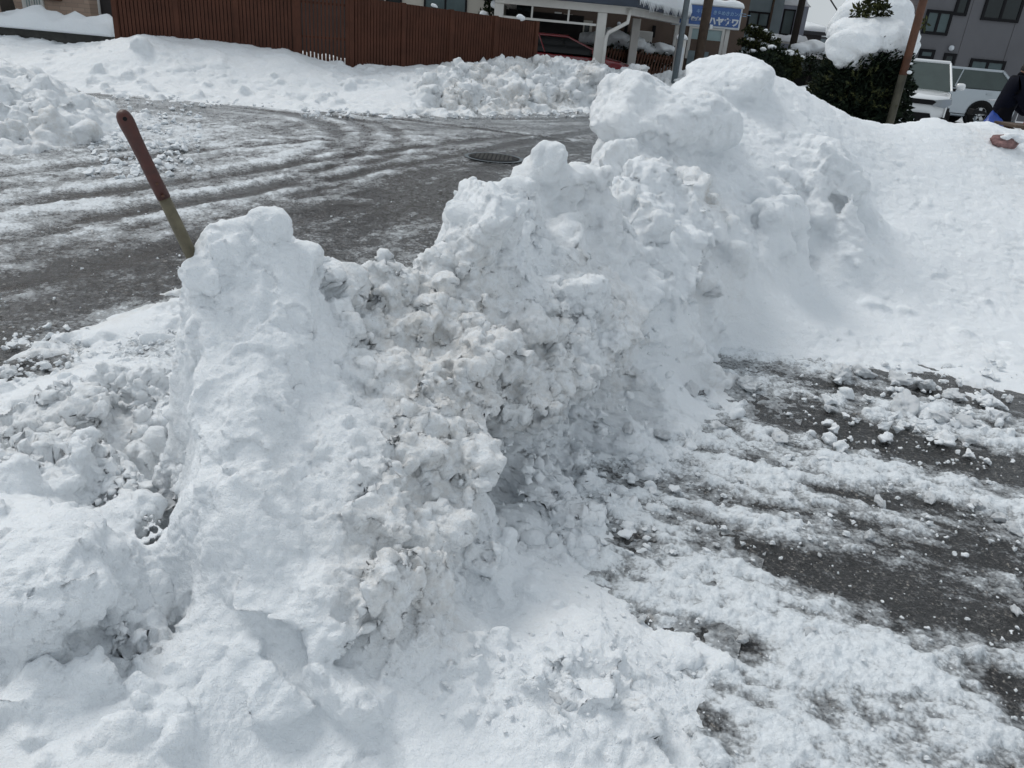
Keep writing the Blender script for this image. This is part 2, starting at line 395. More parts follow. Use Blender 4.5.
# slabs below the ridge
chunk(530,590,.10,ang=1,seed=80,squash=(1.3,1,.55),lift=.2); chunk(590,625,.09,ang=.8,seed=81,squash=(1.2,1,.5)); chunk(475,560,.07,ang=.8,seed=82); chunk(500,540,.06,ang=.8,seed=83); chunk(600,690,.08,ang=.4,seed=84,squash=(1,1,.6)); chunk(560,660,.08,ang=.5,seed=85,squash=(1.2,1,.5))
def slab(pts, back, seed=0, rough=.012, down=0.0, sub=5):
    """a block of packed snow with flat broken faces: convex hull of measured corners, given depth, then roughened"""
    P = [np.array(aty(*q)) for q in pts]; c = sum(P)/len(P)
    d = np.array((c[0], c[1], 0)); d /= np.linalg.norm(d)
    Q = P + [c + (p-c)*.85 + d*back + np.array((0, 0, -down)) for p in P]
    bm = bmesh.new(); [bm.verts.new(tuple(q)) for q in Q]; bmesh.ops.convex_hull(bm, input=bm.verts[:]); loose = [v for v in bm.verts if not v.link_faces]; bmesh.ops.delete(bm, geom=loose, context='VERTS')
    bmesh.ops.triangulate(bm, faces=bm.faces[:])
    for _ in range(8):
        es = [e for e in bm.edges if e.calc_length() > .03]
        if not es: break
        bmesh.ops.subdivide_edges(bm, edges=es, cuts=1); bmesh.ops.triangulate(bm, faces=bm.faces[:])
    V = np.array([v.co[:] for v in bm.verts]); bm.normal_update(); N = np.array([v.normal[:] for v in bm.verts]); bm.verts.index_update(); F = np.array([[v.index for v in f.verts] for f in bm.faces]); bm.free()
    V = V + N*(rough*fbm(V, .16, 4, seed*3.1+1, .6)+rough*1.2*cells(V, .13, seed))[:, None]
    chunks.append((V, F))
slab([(189,264,2.0),(192,420,1.66),(193,600,1.36),(262,632,1.29),(330,628,1.31),(348,440,1.74),(258,420,1.60),(225,500,1.44),(338,300,2.17),(322,268,2.24),(290,238,2.16),(262,222,2.12),(228,238,2.07)], .26, 1, .010)
slab([(196,268,1.97),(262,228,2.06),(300,262,2.08),(318,330,1.93),(290,400,1.78),(215,395,1.68),(193,330,1.84)], .2, 11, .014)
slab([(195,430,1.60),(285,425,1.66),(325,470,1.62),(262,505,1.47),(200,500,1.46)], .16, 12, .012)
slab([(345,300,2.2),(410,285,2.42),(412,350,2.15),(372,395,1.92),(330,372,1.93)], .2, 13, .014)
slab([(300,590,1.33),(352,560,1.42),(375,625,1.31),(318,668,1.22)], .12, 14, .010)
slab([(205,640,1.25),(262,650,1.24),(275,705,1.16),(215,715,1.15)], .1, 15, .012)
slab([(250,520,1.46),(325,492,1.58),(345,545,1.47),(300,628,1.27),(232,610,1.29)], .12, 16, .008)
slab([(345,445,1.76),(395,330,2.17),(462,310,2.36),(492,400,2.06),(497,455,1.90),(484,486,1.78),(446,590,1.47),(380,622,1.36),(345,560,1.49)], .30, 2, .016)
slab([(448,212,2.86),(470,192,2.95),(515,188,3.1),(532,230,2.92),(520,285,2.66),(470,305,2.52),(446,262,2.72)], .34, 3, .012)
slab([(541,146,3.52),(556,168,3.5),(572,200,3.4),(512,196,3.3),(522,168,3.45)], .22, 4, .012)
slab([(500,300,2.66),(620,250,3.36),(655,300,3.25),(640,348,2.92),(560,404,2.34),(510,428,2.12),(492,390,2.2)], .30, 5, .02)
slab([(620,205,3.75),(690,180,4.3),(720,235,4.0),(690,300,3.46),(640,290,3.3)], .35, 6, .03)
slab([(70,470,1.95),(140,480,1.85),(178,560,1.52),(120,600,1.42),(20,600,1.5),(-20,520,1.75)], .25, 7, .012)
slab([(60,745,1.18),(130,688,1.28),(190,700,1.24),(248,765,1.12),(240,830,1.02),(60,830,1.02)], .10, 8, .010)
g = np.random.default_rng(5)
def scatter(n, box, rr, seed0, sub=3, **k):
    for i in range(n):
        px, py = g.uniform(box[0], box[2]), g.uniform(box[1], box[3])
        chunk(px, py, g.uniform(*rr)*(1.0), sub=sub, ang=g.uniform(.3, 1), seed=seed0+i, squash=(1, g.uniform(.7, 1), g.uniform(.6, 1)), lift=g.uniform(.1, .6), **k)
scatter(46, (0,370,180,520), (.025,.065), 1000)
scatter(40, (0,590,185,768), (.02,.055), 1100)
scatter(90, (345,250,480,480), (.015,.042), 1200)
scatter(46, (470,250,720,350), (.025,.06), 1300)
scatter(14, (195,240,330,330), (.02,.045), 1400)
scatter(40, (360,560,480,720), (.014,.035), 1500)
scatter(60, (545,475,710,570), (.018,.045), 1600)
scatter(26, (640,330,760,420), (.03,.07), 1700)
scatter(34, (600,170,800,260), (.05,.11), 1800)
scatter(24, (470,520,620,700), (.02,.045), 1900)
for i, (px, py, r) in enumerate(((868,300,.10),(900,306,.07),(940,260,.05),(985,300,.08),(840,330,.06),(960,335,.09),(1010,345,.10),(905,345,.07),(930,200,.06),(860,262,.05))): chunk(px, py, r, ang=.6, seed=2100+i, squash=(1.3,1,.5), lift=.1)

def pt(px, py, r, v): p, t = hit(px, py, HB); return (p[0], p[1], p[2], r, v)
crumb_spots = [pt(240,300,.14,.22),pt(250,400,.12,.10),pt(230,470,.10,.25),pt(250,570,.16,.0),pt(210,560,.1,.0),pt(330,560,.08,.1),pt(345,420,.10,.05),pt(85,560,.2,.25),pt(140,740,.14,.1),pt(290,380,.14,.25),
               pt(430,330,.18,.8),pt(400,400,.14,.8),pt(430,430,.12,.8),pt(400,580,.12,.8),pt(390,530,.1,.75),pt(270,450,.2,.12),pt(475,470,.06,.05),pt(450,540,.06,.05),pt(60,430,.2,1),pt(120,620,.1,.8),pt(330,480,.1,.5),
               pt(490,225,.22,.15),pt(540,170,.18,.15),pt(600,220,.2,.4),pt(540,280,.16,.35),pt(560,300,.3,.55),pt(660,200,.3,.55),pt(620,110,.4,.3),pt(700,110,.5,.16),pt(760,80,.5,.14),pt(800,160,.5,.30),pt(790,220,.3,.6),pt(835,190,.25,.55),pt(640,250,.2,.6),
               pt(900,250,.6,.08),pt(820,310,.4,.05),pt(1000,250,.7,.08),pt(1000,160,.6,.07),pt(840,130,.4,.06),pt(760,310,.25,.03),pt(730,320,.2,.02),pt(900,330,.3,.15),pt(950,170,.6,.03),pt(890,150,.4,.06),
               pt(540,600,.1,.1),pt(560,700,.14,.3),pt(480,640,.1,.1),pt(580,440,.2,1),pt(520,480,.15,.9)]
dirt_spots = [pt(430,330,.18,.62),pt(425,400,.13,.6),pt(400,540,.15,.55),pt(420,470,.11,.55),pt(390,590,.1,.6),pt(700,200,.14,.8),pt(610,370,.06,.7),pt(60,430,.2,.25),pt(690,290,.1,.3),pt(440,610,.08,.6),
              pt(240,380,.25,.0),pt(230,560,.3,.0),pt(80,560,.3,.0),pt(740,80,.8,.05),pt(900,250,1.2,.0),pt(500,230,.14,.05),pt(560,700,.3,.0),pt(640,120,.4,.12),pt(830,205,.12,.35),pt(300,450,.15,.15),
              pt(520,370,.12,.5),pt(480,280,.12,.45),pt(580,200,.25,.15),pt(270,480,.06,.35)]
def masks(P):
    cb = sstep(-.35, .6, perlin(P, .38, 3.3))
    c = np.clip(gmask(P, crumb_spots, cb*.9), 0, 1)
    db = .35*sstep(.05, .6, fbm(P, .45, 3, 8.8))
    return c, np.clip(gmask(P, dirt_spots, db), 0, 1)

def undercut(V):
    pl = [np.array(p[:2]) for p in LIP]; d = np.full(len(V), 9.0); s_ = np.zeros(len(V)); acc = 0
    for a_, b_ in zip(pl[:-1], pl[1:]):
        e = b_-a_; L = np.linalg.norm(e); t = ((V[:,0]-a_[0])*e[0]+(V[:,1]-a_[1])*e[1])/(L*L); tc = np.clip(t, 0, 1)
        ex, ey = V[:,0]-a_[0]-tc*e[0], V[:,1]-a_[1]-tc*e[1]; dd = np.hypot(ex, ey)*np.sign(e[1]*ex-e[0]*ey); m = np.abs(dd) < np.abs(d)
        d = np.where(m, dd, d); s_ = np.where(m, acc+tc*L, s_); acc += L
    w = sstep(.13, .02, d)*sstep(-.45, -.15, d)*(.75+.25*np.sin(s_*9))*sstep(-.02, .12, s_+.06)*sstep(acc+.02, acc-.35, s_)
    zz = V[:,2]; lipz = .34+.06*np.sin(s_*7+1); amt = .42*w*np.clip(1-zz/lipz, 0, 1)**.75*(zz > -.04)
    V = V.copy(); V[:,0] -= .88*amt; V[:,1] += .48*amt; return V
def bank_piece(y0, y1, voxel, x0, x1):
    S = solid(HB, x0, x1, y0, y1, .02 if voxel < .009 else .03)
    ch = [c for c in chunks if y0+.02 < c[0][:, 1].mean() < y1-.02 or (c[0][:,1].max() > y0 and c[0][:,1].min() < y1)]
    V, F = remesh([S]+ch, voxel)
    V0 = V.copy()
    V = undercut(V)
    cm, dm = masks(V0)
    V = detail(V, F, cm, voxel)
    # stratum grooves the shovel and the car left on the carved face
    return V, F, cm, dm, V0
YS = 3.0
VN, VF_ = (.0065, .014)
a = bank_piece(.55, YS+.15, VN, -3.0, 2.2)
b = bank_piece(YS-.15, 9.6, VF_, -2.6, 5.2)
def keep(piece, cond):
    V, F, cm, dm, V0 = piece; m = cond(V0[F].mean(axis=1)); F = F[m]
    u, inv = np.unique(F, return_inverse=True); return V[u], inv.reshape(F.shape), cm[u], dm[u]
a = keep(a, lambda c: (c[:,1] < YS+.012) & (c[:,1] > .58) & (c[:,2] > -.06))
b = keep(b, lambda c: (c[:,1] > YS-.0) & (c[:,2] > -.06))
V = np.concatenate([a[0], b[0]]); F = np.concatenate([a[1], b[1]+len(a[0])])
bank = mesh_np('snow_bank', V, F, M['snow'], attrs={'dirt': np.concatenate([a[3], b[3]])})
tag(bank, 'long ridge of shovelled snow with dirty crumbled patches rising to a tall mound', 'snow bank', kind='thing')
print('bank', len(V), round(time.time()-T0, 1))
# ---------------------------------------------------------------- far bank along the fence, and the pile at the road bend
def simple_bank(name, pts, bounds, voxel, lumps, crumb, dirt, label, m, big=1.6, step=.05, bottom=-.1):
    H = Field(pts, c=.1, smooth=.01)
    S = solid(H, *bounds, step, bottom=bottom); ch = []
    for (px, py, r, ang, sd) in lumps:
        p, t = hit(px, py, H, 5, 26); ch.append(lump((p[0], p[1], p[2]+r*.12), r, 3, ang=ang, seed=sd, squash=(1,.9,.85)))
    V, F = remesh([S]+ch, voxel); V0 = V.copy()
    V = detail(V, F, crumb(V), voxel, big)
    mk = V0[F].mean(axis=1)[:, 2] > bottom+.03; F = F[mk]; u, inv = np.unique(F, return_inverse=True); F = inv.reshape(F.shape)
    o = mesh_np(name, V[u], F, m, attrs={'dirt': np.clip(dirt(V0), 0, 1)[u]})
    tag(o, label, 'snow bank'); return o, H
fp = [at(x, y, .0) for x, y in [(-60,70),(50,86),(120,96),(200,104),(290,110),(377,115),(470,113),(550,111),(600,110),(660,108)]]
fp += [at(x, y+14, -.1) for x, y in [(-60,70),(50,86),(120,96),(200,104),(290,110),(377,115),(470,113),(550,111),(600,110)]]
for x, y, Y in [(40,62,14.2),(90,66,14.0),(150,72,14.2),(230,84,14.4),(300,92,14.6),(380,97,14.6),(450,92,15.6),(520,92,17.2),(570,95,18.2),(620,90,19.3),
                (-40,40,15.5),(30,52,15.3),(80,50,15.2),(141,35,15.1),(170,48,15),(215,48,15.3),(250,50,15.5),(290,53,15.6),(320,64,15.8),(350,69,16.0),(385,72,16.3),(430,68,16.8),(480,68,17.6),(515,60,18.4),(560,62,19.0),(600,66,19.4),(640,68,19.8),(680,73,21),
                (-40,30,18),(60,34,18),(110,43,16.6),(60,44,16.6),(420,76,16.0)]:
    fp.append(aty(x, y, Y))
fp += [(x, y, .3) for x, y in [(-12,22),(-6,20),(-3,19.5),(0,21),(3,23)]]
g = np.random.default_rng(9); fl = []
for i in range(150):
    px = g.uniform(420, 675); fl.append((px, g.uniform(62, 108)+(0 if px < 560 else -2), g.uniform(.09,.26), g.uniform(.3,1), 3000+i))
for i in range(34): fl.append((g.uniform(20, 420), g.uniform(68, 106), g.uniform(.07,.16), g.uniform(.2,.7), 3200+i))
fl += [(507,94,.5,.5,3301),(455,80,.33,.8,3302),(140,48,.22,.6,3303),(590,80,.4,.6,3304),(640,74,.35,.6,3305)]
cfar = lambda P: np.clip(.15 + .85*sstep(-2.6, -1.2, P[:,0]) + .35*sstep(-.2, .5, perlin(P, 1.5, 4)), 0, 1)
dfar = lambda P: .1+.55*sstep(-2.8,-1.4,P[:,0])*sstep(-.2,.5,fbm(P, .8, 3, 2))
simple_bank('snow_bank', fp, (-12,4.2,12.2,22.5), .038, fl, cfar, dfar, 'low bank of ploughed snow along the foot of the brown slatted fence', M['snow_far'], big=2.0, step=.1)
lp = [at(x, y, .0) for x, y in [(-80,170),(0,156),(50,150),(92,142),(98,112),(70,92),(30,82),(-60,80)]] + [at(x, y, -.12) for x, y in [(-80,200),(0,180),(60,172),(115,150),(120,110),(90,86)]]
for x, y, Y in [(8,64,9.6),(-40,60,9.6),(30,72,9.8),(50,90,9.2),(75,118,8.6),(40,118,8.5),(0,100,8.6),(0,130,8.1),(-60,110,8.4)]: lp.append(aty(x, y, Y))
lp += [(-7.6,11.6,-.1),(-6,11.5,-.1),(-9.5,11,.2)]
ll = [(g.uniform(-10,92), g.uniform(82,146), g.uniform(.06,.2), g.uniform(.3,.9), 3400+i) for i in range(40)]
simple_bank('snow_bank', lp, (-9.5,-4.2,6.6,12), .028, ll, lambda P: .35+.6*sstep(-.2,.4,perlin(P,.6,6)), lambda P: .12+.35*sstep(0,.6,fbm(P,.7,3,5)), 'rounded pile of cleared snow where the road bends near the stone-faced house', M['snow_far'], big=1.5, step=.06)
print('far banks', round(time.time()-T0, 1))

# ---------------------------------------------------------------- ground sheets
def poly_dist(x, y, pl):
    """signed distance and arclength to a polyline"""
    best = np.full(x.shape, 1e9); S = np.zeros(x.shape); sg = np.zeros(x.shape); acc = 0
    for (ax, ay), (bx, by) in zip(pl[:-1], pl[1:]):
        dx, dy = bx-ax, by-ay; L = math.hypot(dx, dy); t = np.clip(((x-ax)*dx+(y-ay)*dy)/(L*L), 0, 1)
        ex, ey = x-ax-t*dx, y-ay-t*dy; d = np.hypot(ex, ey); m = d < best
        best = np.where(m, d, best); S = np.where(m, acc+t*L, S); sg = np.where(m, np.sign(dx*ey-dy*ex), sg); acc += L
    return best*sg, S
def smooth_line(p, k=3):
    p = [np.array(q, float) for q in p]
    for _ in range(k):
        q = [p[0]]
        for a, b in zip(p[:-1], p[1:]): q += [a*.75+b*.25, a*.25+b*.75]
        q.append(p[-1]); p = q
    return p
gp = lambda L: smooth_line([at(x, y)[:2] for x, y in L])
def gmat(name, scale=1.0, wet=(.024,.024,.025), coat=.12):
    """ice-crusted asphalt: attribute slush 0 = bare wet asphalt, 1 = white snow"""
    m, nt, b = new_mat(name)
    a = _n(nt, 'ShaderNodeAttribute', attribute_name='slush')
    n1 = noise_node(nt, 26/scale, 6, .72); n2 = noise_node(nt, 110/scale, 4, .7); n0 = noise_node(nt, 75/scale, 0, .5, kind='ShaderNodeTexVoronoi')
    prev = a.outputs['Fac']
    for n_, w_ in ((n1.outputs[0], .95), (n2.outputs[0], .60), (n0.outputs['Distance'], -.30)):
        s = _n(nt, 'ShaderNodeMath', operation='MULTIPLY_ADD'); nt.links.new(n_, s.inputs[0]); s.inputs[1].default_value = w_; nt.links.new(prev, s.inputs[2]); prev = s.outputs[0]
    sub = _n(nt, 'ShaderNodeMath', operation='SUBTRACT'); nt.links.new(prev, sub.inputs[0]); sub.inputs[1].default_value = .66
    n3 = noise_node(nt, 70/scale, 5, .85)
    vg = noise_node(nt, 120/scale, 0, .5, kind='ShaderNodeTexVoronoi'); agg = ramp(nt, vg.outputs['Color'], [(.25, (.3,.3,.3)), (.7, (1,1,1)), (.86, (2.6,2.5,2.3))])
    asp = ramp(nt, n3.outputs[0], [(.40, (.007,.0065,.006)), (.52, tuple(v*.8 for v in wet)), (.62, (.13,.125,.12))])
    asp = mixc(nt, 1.0, asp, agg, 'MULTIPLY')
    gray = ramp(nt, sub.outputs[0], [(.16, (0,0,0)), (.30, (.13,.13,.13)), (.52, (.38,.38,.38)), (.74, (.86,.86,.86)), (1.0, (1,1,1))])
    col = mixc(nt, gray, asp, (.82,.865,.90))
    nt.links.new(col, b.inputs['Base Color'])
    nt.links.new(ramp(nt, sub.outputs[0], [(.15, .14), (.5, .38), (.9, .62)]), b.inputs['Roughness'])
    b.inputs['Specular IOR Level'].default_value = .45; b.inputs['Coat Weight'].default_value = coat; b.inputs['Coat Roughness'].default_value = .16; b.inputs['Coat IOR'].default_value = 1.33
    p = bump(nt, b, sub.outputs[0], .7, .012*scale); bump(nt, b, n2.outputs[0], .35, .004*scale, p)
    return m
M['road'] = gmat('wet_slushy_asphalt', 1.6, (.026,.029,.033), .38)
M['lot'] = gmat('icy_asphalt', 1.0)

# road: fan-shaped tessellation in plan, finer where it is nearer
u = np.linspace(-1.15, .42, 900); yy = 1.6*np.exp(np.linspace(0, math.log(24/1.6), 640))
U, Y = np.meshgrid(u, yy); X = U*Y
P3 = np.stack([X, Y, np.zeros_like(X)], -1).reshape(-1, 3)
x, y = X.ravel(), Y.ravel()
main = gp([(-300,420),(-60,330),(80,300),(200,262),(330,222),(430,185),(520,150),(600,125),(680,108)])
dist, arc = poly_dist(x, y, main)
Q = np.stack([arc*.35, dist, np.zeros_like(dist)], 1)
streak = fbm(Q, .55, 4, 2.0); fine = fbm(np.stack([arc*.45, dist, 0*dist], 1), .12, 3, 5.0)
blotch = fbm(P3, .35, 4, 9.0)
# general cover: dark lane near the ridge, greyer beyond
cov = .40 + .17*streak + .20*fine + .18*blotch + .16*fbm(P3, .07, 3, 15)
d0 = lambda c, w: np.exp(-((dist-c)/w)**2)
cov -= .34*d0(-.1, .85)                       # the dark lane
cov += .05*sstep(.9, 2.0, dist)               # whiter slush between the lanes
# second family: wheel ruts that swing round the bend
band = gp([(40,84),(120,97),(230,108),(330,118),(400,124),(480,126),(560,124),(660,118)])
d2, a2 = poly_dist(x, y, band)
Q2 = np.stack([a2*.18, d2, 0*d2], 1); st2 = fbm(Q2, .4, 4, 4.0)
w2 = np.exp(-(d2/1.1)**2); cov = cov*(1-.8*w2) + w2*.8*(.34+.34*st2+.12*blotch)
ruts = [([(60,92),(200,103),(280,112),(330,124),(345,140),(320,156),(250,176),(150,190),(30,200)], .17),
        ([(90,92),(230,103),(310,112),(360,122),(372,142),(345,162),(280,186),(180,204),(40,222)], .15),
        ([(150,97),(270,107),(340,116),(392,128),(400,146),(370,168),(300,196)], .13),
        ([(200,100),(330,112),(420,122),(500,132),(560,140)], .12),([(120,94),(260,108),(400,118),(540,120),(640,116)], .14),
        ([(-40,250),(120,215),(260,190),(380,170),(500,148),(600,130)], .12),([(-40,215),(100,192),(250,170),(380,152),(520,136)], .12),
        ([(-60,185),(60,168),(200,150),(320,140)], .12),([(-60,300),(100,262),(230,232),(350,205)], .14)]
dpt = np.zeros_like(cov)
for pl, w in ruts:
    d, s = poly_dist(x, y, gp(pl)); k = np.exp(-(d/w)**2)*(.65+.35*perlin(np.stack([s, d*3, 0*d],1), .6, 3)); k2 = np.exp(-((np.abs(d)-w*1.7)/(w*.6))**2)
    cov += -.40*k + .14*k2; dpt += -.010*k + .005*k2
# white patch near the hidden bend and the snowy verge
for px, py, rx, ry, v in [(115,130,1.1,1.3,.35),(60,215,1.2,1.5,.12),(80,330,.45,.5,.22),(150,330,.35,.5,.35),(110,370,.3,.3,.2),(20,380,.3,.2,-.2),(60,255,.9,.3,-.12),(450,215,.7,1.0,-.05),(540,170,.8,1.2,.1),(590,140,.8,1.5,.12),(0,345,.35,.25,-.2),(300,150,2,1.5,.1)]:
    c = at(px, py); cov += v*np.exp(-((x-c[0])/rx)**2-((y-c[1])/ry)**2)
cov = np.clip(.52+1.0*(cov-.46), 0, 1)
cov = cov + (.9-cov)*sstep(.0, .9, x-1.3-(y-9)*.0)*sstep(11, 7, y)
n1 = worley(np.stack([arc*.55, dist, 0*dist], 1), .085, 3); nb = worley(P3, .045, 8)
z = .004 + dpt + .016*sstep(.30, .95, cov)*(.3+.9*np.clip(.7-n1, 0, 1)) + (.25+.75*sstep(.2,.7,cov))*(.020*np.clip(.6-nb,0,1)+.008*fbm(P3,.10,4,6)+.006*fbm(P3,.03,2,8)) + .003*streak
ny, nx = X.shape; i = (np.arange(ny-1)[:, None]*nx + np.arange(nx-1)[None]).ravel()
Fg = np.stack([i, i+1, i+nx+1, i+nx], 1)
road = mesh_np('road', np.stack([x, y, z], 1), Fg, M['road'], attrs={'slush': cov}); tag(road, kind='structure')
# parking ground: ice, trodden snow, asphalt worn through in streaks
yy = .5*np.exp(np.linspace(0, math.log(5.4/.5), 620)); u = np.linspace(-.6, 1.05, 820)
U, Y = np.meshgrid(u, yy); X = U*(Y+.35); x, y = X.ravel(), Y.ravel(); P3 = np.stack([x, y, 0*x], 1)
a_ = at(640,560); b_ = at(1010,660); dr = np.array((b_[0]-a_[0], b_[1]-a_[1])); dr /= np.linalg.norm(dr)
al, ac = x*dr[0]+y*dr[1], -x*dr[1]+y*dr[0]
st = fbm(np.stack([al*.42, ac, 0*al], 1), .22, 4, 3.0); st2 = fbm(np.stack([al*.5, ac, 0*al], 1), .06, 3, 6.0); bl = fbm(P3, .16, 4, 1.0)
cov = .70 + .17*st + .20*st2 + .20*bl + .10*fbm(P3, .045, 3, 4)
for px, py, rx, ry, v in [(790,560,.18,.065,-.62),(900,590,.24,.10,-.62),(980,555,.22,.10,-.6),(960,610,.22,.07,-.5),(720,640,.12,.035,-.62),(660,630,.05,.02,-.5),(1000,685,.09,.06,-.6),(960,380,.7,.10,-.75),(1010,405,.5,.12,-.6),
        (840,430,.30,.10,-.55),(930,455,.34,.10,-.62),(760,400,.4,.12,-.38),(820,385,.4,.06,-.45),(700,420,.12,.05,-.4),(620,480,.06,.03,-.3),(590,518,.06,.02,-.6),(930,508,.16,.04,-.55),(850,495,.2,.035,-.35),(760,465,.25,.03,-.35),(640,545,.12,.05,-.35),
        (750,505,.2,.035,-.3),(640,400,.08,.05,-.2),(690,720,.07,.06,-.22),(1010,470,.2,.08,-.5),(860,525,.1,.03,-.5),(700,520,.1,.03,-.3),(930,410,.06,.05,.3),(800,480,.6,.03,.2),(940,545,.3,.015,.25),(830,650,.4,.05,.15)]:
    c = at(px, py); q1 = (x-c[0])*dr[0]+(y-c[1])*dr[1]; q2 = -(x-c[0])*dr[1]+(y-c[1])*dr[0]; cov += v*1.25*np.exp(-(q1/(rx*1.25))**2-(q2/(ry*1.35))**2)
cov = np.clip(.5+1.35*(cov-.5), .03, 1)
fn_ = fbm(np.stack([al*.45, ac, 0*al], 1), .035, 3, 13); cov = np.clip(cov + .20*fn_ + .16*sstep(.1,.6,fbm(np.stack([al*.3, ac, 0*al], 1), .10, 2, 17)), .0, 1)
nb = worley(P3, .05, 8); nc = worley(P3, .02, 12)
thick = sstep(.42, .95, cov)
z = .006 + thick*(.014+.024*np.clip(.62-nb,0,1)*sstep(-.2,.4,bl+st)+.012*np.clip(.6-nc,0,1)+.012*bl+.006*fbm(P3,.03,3,2)) + .002*st2
z = np.where(y > 4.9, np.minimum(z, -.02), z)
ny, nx = X.shape; i = (np.arange(ny-1)[:, None]*nx + np.arange(nx-1)[None]).ravel(); Fg = np.stack([i, i+1, i+nx+1, i+nx], 1)
cx = x[Fg].mean(1); cy = y[Fg].mean(1)
lot = mesh_np('parking_lot', np.stack([x, y, z], 1), Fg[cx > -.35+0*cy], M['lot'], attrs={'slush': cov}); tag(lot, kind='structure')
LOTCOV = (x, y, z, cov)
# base ground to the horizon
gm, nt, b_s = new_mat('snowy_ground'); nz = noise_node(nt, .35, 6, .6)
nt.links.new(ramp(nt, nz.outputs[0], [(.35, (.60,.63,.66)), (.7, (.84,.86,.88))]), b_s.inputs['Base Color']); b_s.inputs['Roughness'].default_value = .7
bump(nt, b_s, noise_node(nt, 9, 5, .6).outputs[0], .6, .05)
M['ground'] = gm
o = MB().add([(-400,-60,-.03),(400,-60,-.03),(400,700,-.03),(-400,700,-.03)], [(0,1,2,3)]).build('ground', gm); tag(o, kind='structure')
print('ground', round(time.time()-T0, 1))

# ---------------------------------------------------------------- loose lumps
tree_pts = None
protos = []
for k in range(14):
    V, F = lump((0,0,0), 1, 4 if k < 10 else 3, ang=.5+.035*k, squash=(1, .7+.02*k, .5+.015*k), seed=500+k, rough=.42, rot=(0,0))
    V = V*(1+.10*np.clip(.6-worley(V, .55, k), -.2, .5)[:, None]*2)
    protos.append((V, F))
def place(V, F, p, r, g_):
    a, b2 = g_.uniform(0, 6.28), g_.uniform(-.6, .6); Rm = np.array(Matrix.Rotation(a, 3, 'Z') @ Matrix.Rotation(b2, 3, 'X')); return (V @ Rm.T)*r + np.array(p)
g = np.random.default_rng(21)
from mathutils import kdtree
def lot_z(px, py):
    p = at(px, py, .015); hb = float(HB(np.array([p[0]]), np.array([p[1]]))[0]); return (p[0], p[1], max(.012, hb))
proto_me = []
for k, (V, F) in enumerate(protos[:10]):
    o = mesh_np('snow_lump', V, F, M['snow'], attrs={'dirt': np.full(len(V), .06)}); proto_me.append(o.data); bpy.data.objects.remove(o)
GL = 'loose lumps of snow on the icy ground'
named = [(840,378,.055),(862,376,.05),(900,383,.05),(925,388,.045),(950,398,.04),(905,410,.055),(935,420,.05),(970,442,.032),(965,425,.04),(1000,418,.035),(745,386,.045),(700,350,.05),(752,390,.04),(1010,400,.02),(985,405,.018),
         (780,440,.03),(720,430,.035),(830,410,.022),(808,633,.016),(641,622,.014),(742,640,.018),(800,592,.008),(832,596,.010),(870,536,.022),(716,545,.012),(974,650,.02),(1015,610,.02),(563,513,.018),(610,520,.010),(1000,520,.035),(975,505,.03),(1010,530,.03),(880,505,.03),
         (820,555,.010),(900,470,.02),(930,500,.022),(695,465,.018),(740,480,.014),(790,500,.02),(550,735,.018),(690,735,.010),(850,700,.008),(640,470,.035),(600,430,.045),(660,440,.04),(690,400,.04),(565,400,.05),(625,450,.035)]
for i, (px, py, r) in enumerate(named):
    r *= 1.45 if i < 20 else 1.15
    o = bpy.data.objects.new('snow_lump', proto_me[i % 10]); C.objects.link(o)
    p = lot_z(px, py); o.location = (p[0], p[1], p[2]+r*.35); o.scale = (r, r, r); o.rotation_euler = (g.uniform(-.3,.3), g.uniform(-.3,.3), g.uniform(0,6.28))
    tag(o, 'small loose lump of white snow lying on the icy parking ground', 'snow lump', GL)
Vs, Fs, n = [], [], 0
def crumbs(N, box, rr, dens=None):
    global n
    for _ in range(N):
        px, py = g.uniform(box[0], box[2]), g.uniform(box[1], box[3])
        if dens and g.random() > dens(px, py): continue
        p = lot_z(px, py); r = rr[0]*(rr[1]/rr[0])**(g.random()**1.8); V, F = protos[g.integers(10, 14)]
        Vs.append(place(V, F, (p[0], p[1], p[2]+r*.3), r, g)); Fs.append(F+n); n += len(V)
crumbs(700, (490,340,780,560), (.006,.034), lambda a, b: max(0, 1-abs((a-520)-(560-b)*.55)/150))
crumbs(220, (780,362,1024,470), (.005,.035)); crumbs(300, (640,440,1024,560), (.004,.018)); crumbs(420, (560,560,1024,768), (.002,.009)); crumbs(260, (440,560,700,768), (.003,.012))
crumbs(110, (820,365,1010,450), (.016,.05))
def road_crumbs(N, box, rr):
    global n
    for _ in range(N):
        p = at(g.uniform(box[0], box[2]), g.uniform(box[1], box[3])); r = rr[0]*(rr[1]/rr[0])**(g.random()**2); V, F = protos[g.integers(10, 14)]
        Vs.append(place(V, F, (p[0], p[1], .015+r*.2), r, g)); Fs.append(F+n); n += len(V)
road_crumbs(420, (0,330,190,420), (.006,.03)); road_crumbs(260, (90,110,200,180), (.02,.07)); road_crumbs(200, (300,110,600,120), (.02,.09)); road_crumbs(120, (100,90,300,108), (.02,.06)); road_crumbs(260, (-10,200,440,400), (.004,.014))
o = mesh_np('loose_snow', np.concatenate(Vs), np.concatenate(Fs), M['snow'], attrs={'dirt': np.full(n, .05)}); tag(o, 'small crumbs of broken snow scattered over the ice', 'loose snow', kind='stuff')
print('crumbs', n, round(time.time()-T0, 1))
